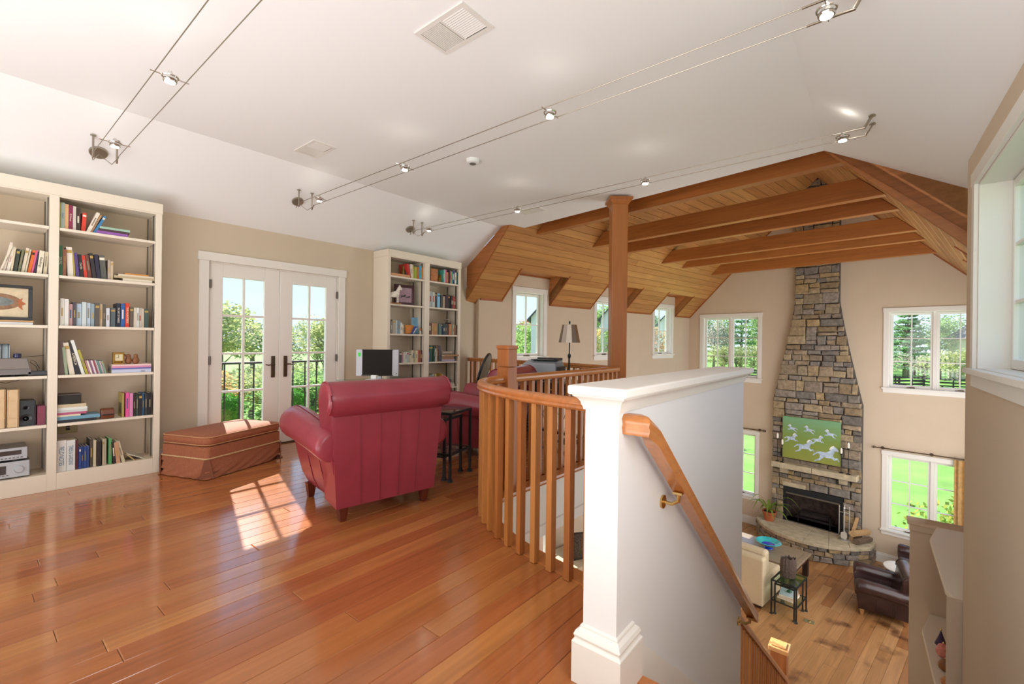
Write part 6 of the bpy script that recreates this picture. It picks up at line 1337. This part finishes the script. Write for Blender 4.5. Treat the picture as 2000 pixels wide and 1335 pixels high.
for k in range(44):          # woods beyond the fields, seen through the gable windows
    ang = radians(118-k*1.0+rt2.uniform(-.8, .8)); d = rt2.uniform(95, 125); kd = rt2.choice(['pine', 'pine', 'pine', 'green', 'grey'])
    tree(kd, cos(ang)*d, sin(ang)*d, rt2.uniform(10.5, 14.5), rt2.uniform(.8, 1.1) if kd != 'pine' else rt2.uniform(.9, 1.3), 'beyond the far paddock fences', 'trees beyond the paddock fences')
for k in range(22):
    ang = radians(115-k*2.5+rt2.uniform(-.8, .8)); d = rt2.uniform(80, 92)
    t = thing('bush', 'grey brown thicket bush along the far paddock edge', 'bush', (cos(ang)*d, sin(ang)*d, GZ0-1.2), rt2.uniform(0, 6), 'thicket bushes along the paddock edge'); t.scale = (9, 9, 6.5)
    link('foliage', KINDS[rt2.choice(['grey', 'grey', 'olive', 'grey'])], t); link('stem', TKM, t)
for k in range(30):
    ang = radians(171-k*1.9+rt2.uniform(-1, 1)); d = rt2.uniform(26, 42)
    t = thing('bush', 'light green and tan brush west of the house', 'bush', (cos(ang)*d, sin(ang)*d, GZ0-1.0), rt2.uniform(0, 6), 'brush west of the house'); t.scale = (8, 8, 4.6)
    link('foliage', KINDS[rt2.choice(['olive', 'green', 'olive', 'autumn'])], t); link('stem', TKM, t)
FEN = mat('fence_paint', '#2b2a26', .7)
def fence(x0, y0, x1, y1, lb):
    t = thing('fence', lb, 'fence', (x0, y0, GZ0)); d = Vector((x1-x0, y1-y0, 0)); L = d.length; t.rotation_euler = (0, 0, atan2(d.y, d.x)); n = int(L/2.6)
    for z in (.35, .75, 1.15): obj('rail', MB().box(0, -.03, z, L, .03, z+.16), FEN, t)
    for k in range(n+1): obj('post', MB().box(L*k/n-.07, -.09, 0, L*k/n+.07, .09, 1.45), FEN, t)
fence(-18, 46, 22, 43, 'nearest dark paddock fence beyond the lawn'); fence(-14, 60, 20, 58, 'middle dark paddock fence across the field'); fence(-6, 58, 4, 78, 'dark paddock fence running away from the house'); fence(-25, 76, 30, 74, 'farthest dark paddock fence before the thicket')
# flower bed shrubs below the gable windows
SHB = leafmat('garden_shrub_leaves', '#5f8a34', '#c0b860'); SM = leafcloud(1800, blobs(31, 12, .2, .75, .6, .24), .028, 9).mesh('foliage', SHB)
for k, (a, b_, s, lb) in enumerate([(-.6, 14.2, 2.3, 'yellow green shrub outside the lower right window'), (-1.6, 13.6, 1.0, 'low flowering shrub under the lower right window'), (-4.6, 13.4, 1.0, 'low flowering shrub under the lower left window'), (.6, 15.0, 2.6, 'larger yellow green shrub beyond the lower right window')]):
    p = gw(a, b_, GZ0); t = thing('shrub', lb, 'shrub', p, k); t.scale = (s, s, s); link('foliage', SM, t); link('stem', TKM, t)
# boxwoods in pots on the balcony
BXM = leafmat('boxwood_leaves', '#2f6a24', '#5fa040'); bxm = leafcloud(2200, [(0, 0, 0, 1)], .075, 12).mesh('foliage', BXM)
for k, y in enumerate((1.55, 2.15, 2.95)):
    t = thing('potted_boxwood', 'round clipped boxwood in a pot on the balcony, %s' % ['left one', 'middle one', 'right one'][k], 'shrub', (-6.35, y, -.06), 0, 'clipped boxwoods on the balcony'); f = link('foliage', bxm, t, (0, 0, .36)); f.scale = (.22, .22, .22)
    obj('core', MB().lathe([(.02, .18), (.14, .24), (.19, .36), (.14, .48), (.02, .54)], 16), BXM, t, smooth=True); obj('pot', MB().lathe([(.11, 0), (.15, .2), (.16, .2), (.16, .23), (.13, .23)], 20), TC, t, smooth=35)
# neighbouring buildings
SID = mat('white_siding', '#e4e2da', .7); ROOF = mat('dark_shingle_roof', '#4c5054', .85, noise=.2, nscale=3); YEL = mat('pale_yellow_siding', '#ddd4a8', .7)
def house(label, loc, rz, w, d, h, rh, wallm, group=None):
    t = thing('house', label, 'house', loc, rz, group)
    obj('wall', MB().box(-w/2, -d/2, 0, w/2, d/2, h).prism([(-w/2, -d/2, h), (w/2, -d/2, h), (0, -d/2, h+rh)], (0, d, 0)), wallm, t)
    n = Vector((-rh, 0, -w/2)).normalized()
    for s in (-1, 1):
        e = Vector((s*(w/2+.35), -d/2-.35, h-.35*rh/(w/2))); r = Vector((0, -d/2-.35, h+rh))
        obj('roof', MB().prism([tuple(e), tuple(r), tuple(r+Vector((0, 0, .18))), tuple(e+Vector((0, 0, .18)))], (0, d+.7, 0)), ROOF, t)
    for x in (-w/4, w/4):
        fr_ = obj('window', MB().box(x-.5, -d/2-.06, h*.45, x+.5, -d/2, h*.45+1.3), TRIM, t); obj('pane', MB().box(x-.4, -d/2-.07, h*.45+.1, x+.4, -d/2-.06, h*.45+1.2), mat('dark_glass', '#3c4650', .1), fr_)
    return t
house('pale yellow house beyond the paddocks, seen through the upper right window', (14.5, 96, GZ0), radians(20), 11, 9, 6.5, 4.2, YEL)
for k, (px, F_, w_, h_) in enumerate([(1096, 45, 5.6, 7.4), (1214, 60, 5.2, 8.2), (1326, 75, 6.3, 8.3)]):
    r_ = (px-1000)/889; p = (F_*(r_*cos(YAW)-sin(YAW)), F_*(r_*sin(YAW)+cos(YAW)), GZ0)
    house('narrow white gabled outbuilding with dark roof seen through the %s dormer window' % ['first', 'second', 'third'][k], p, atan2(p[1], p[0])-pi/2, w_, 6, h_, w_*.56, SID, 'white outbuildings beside the house')
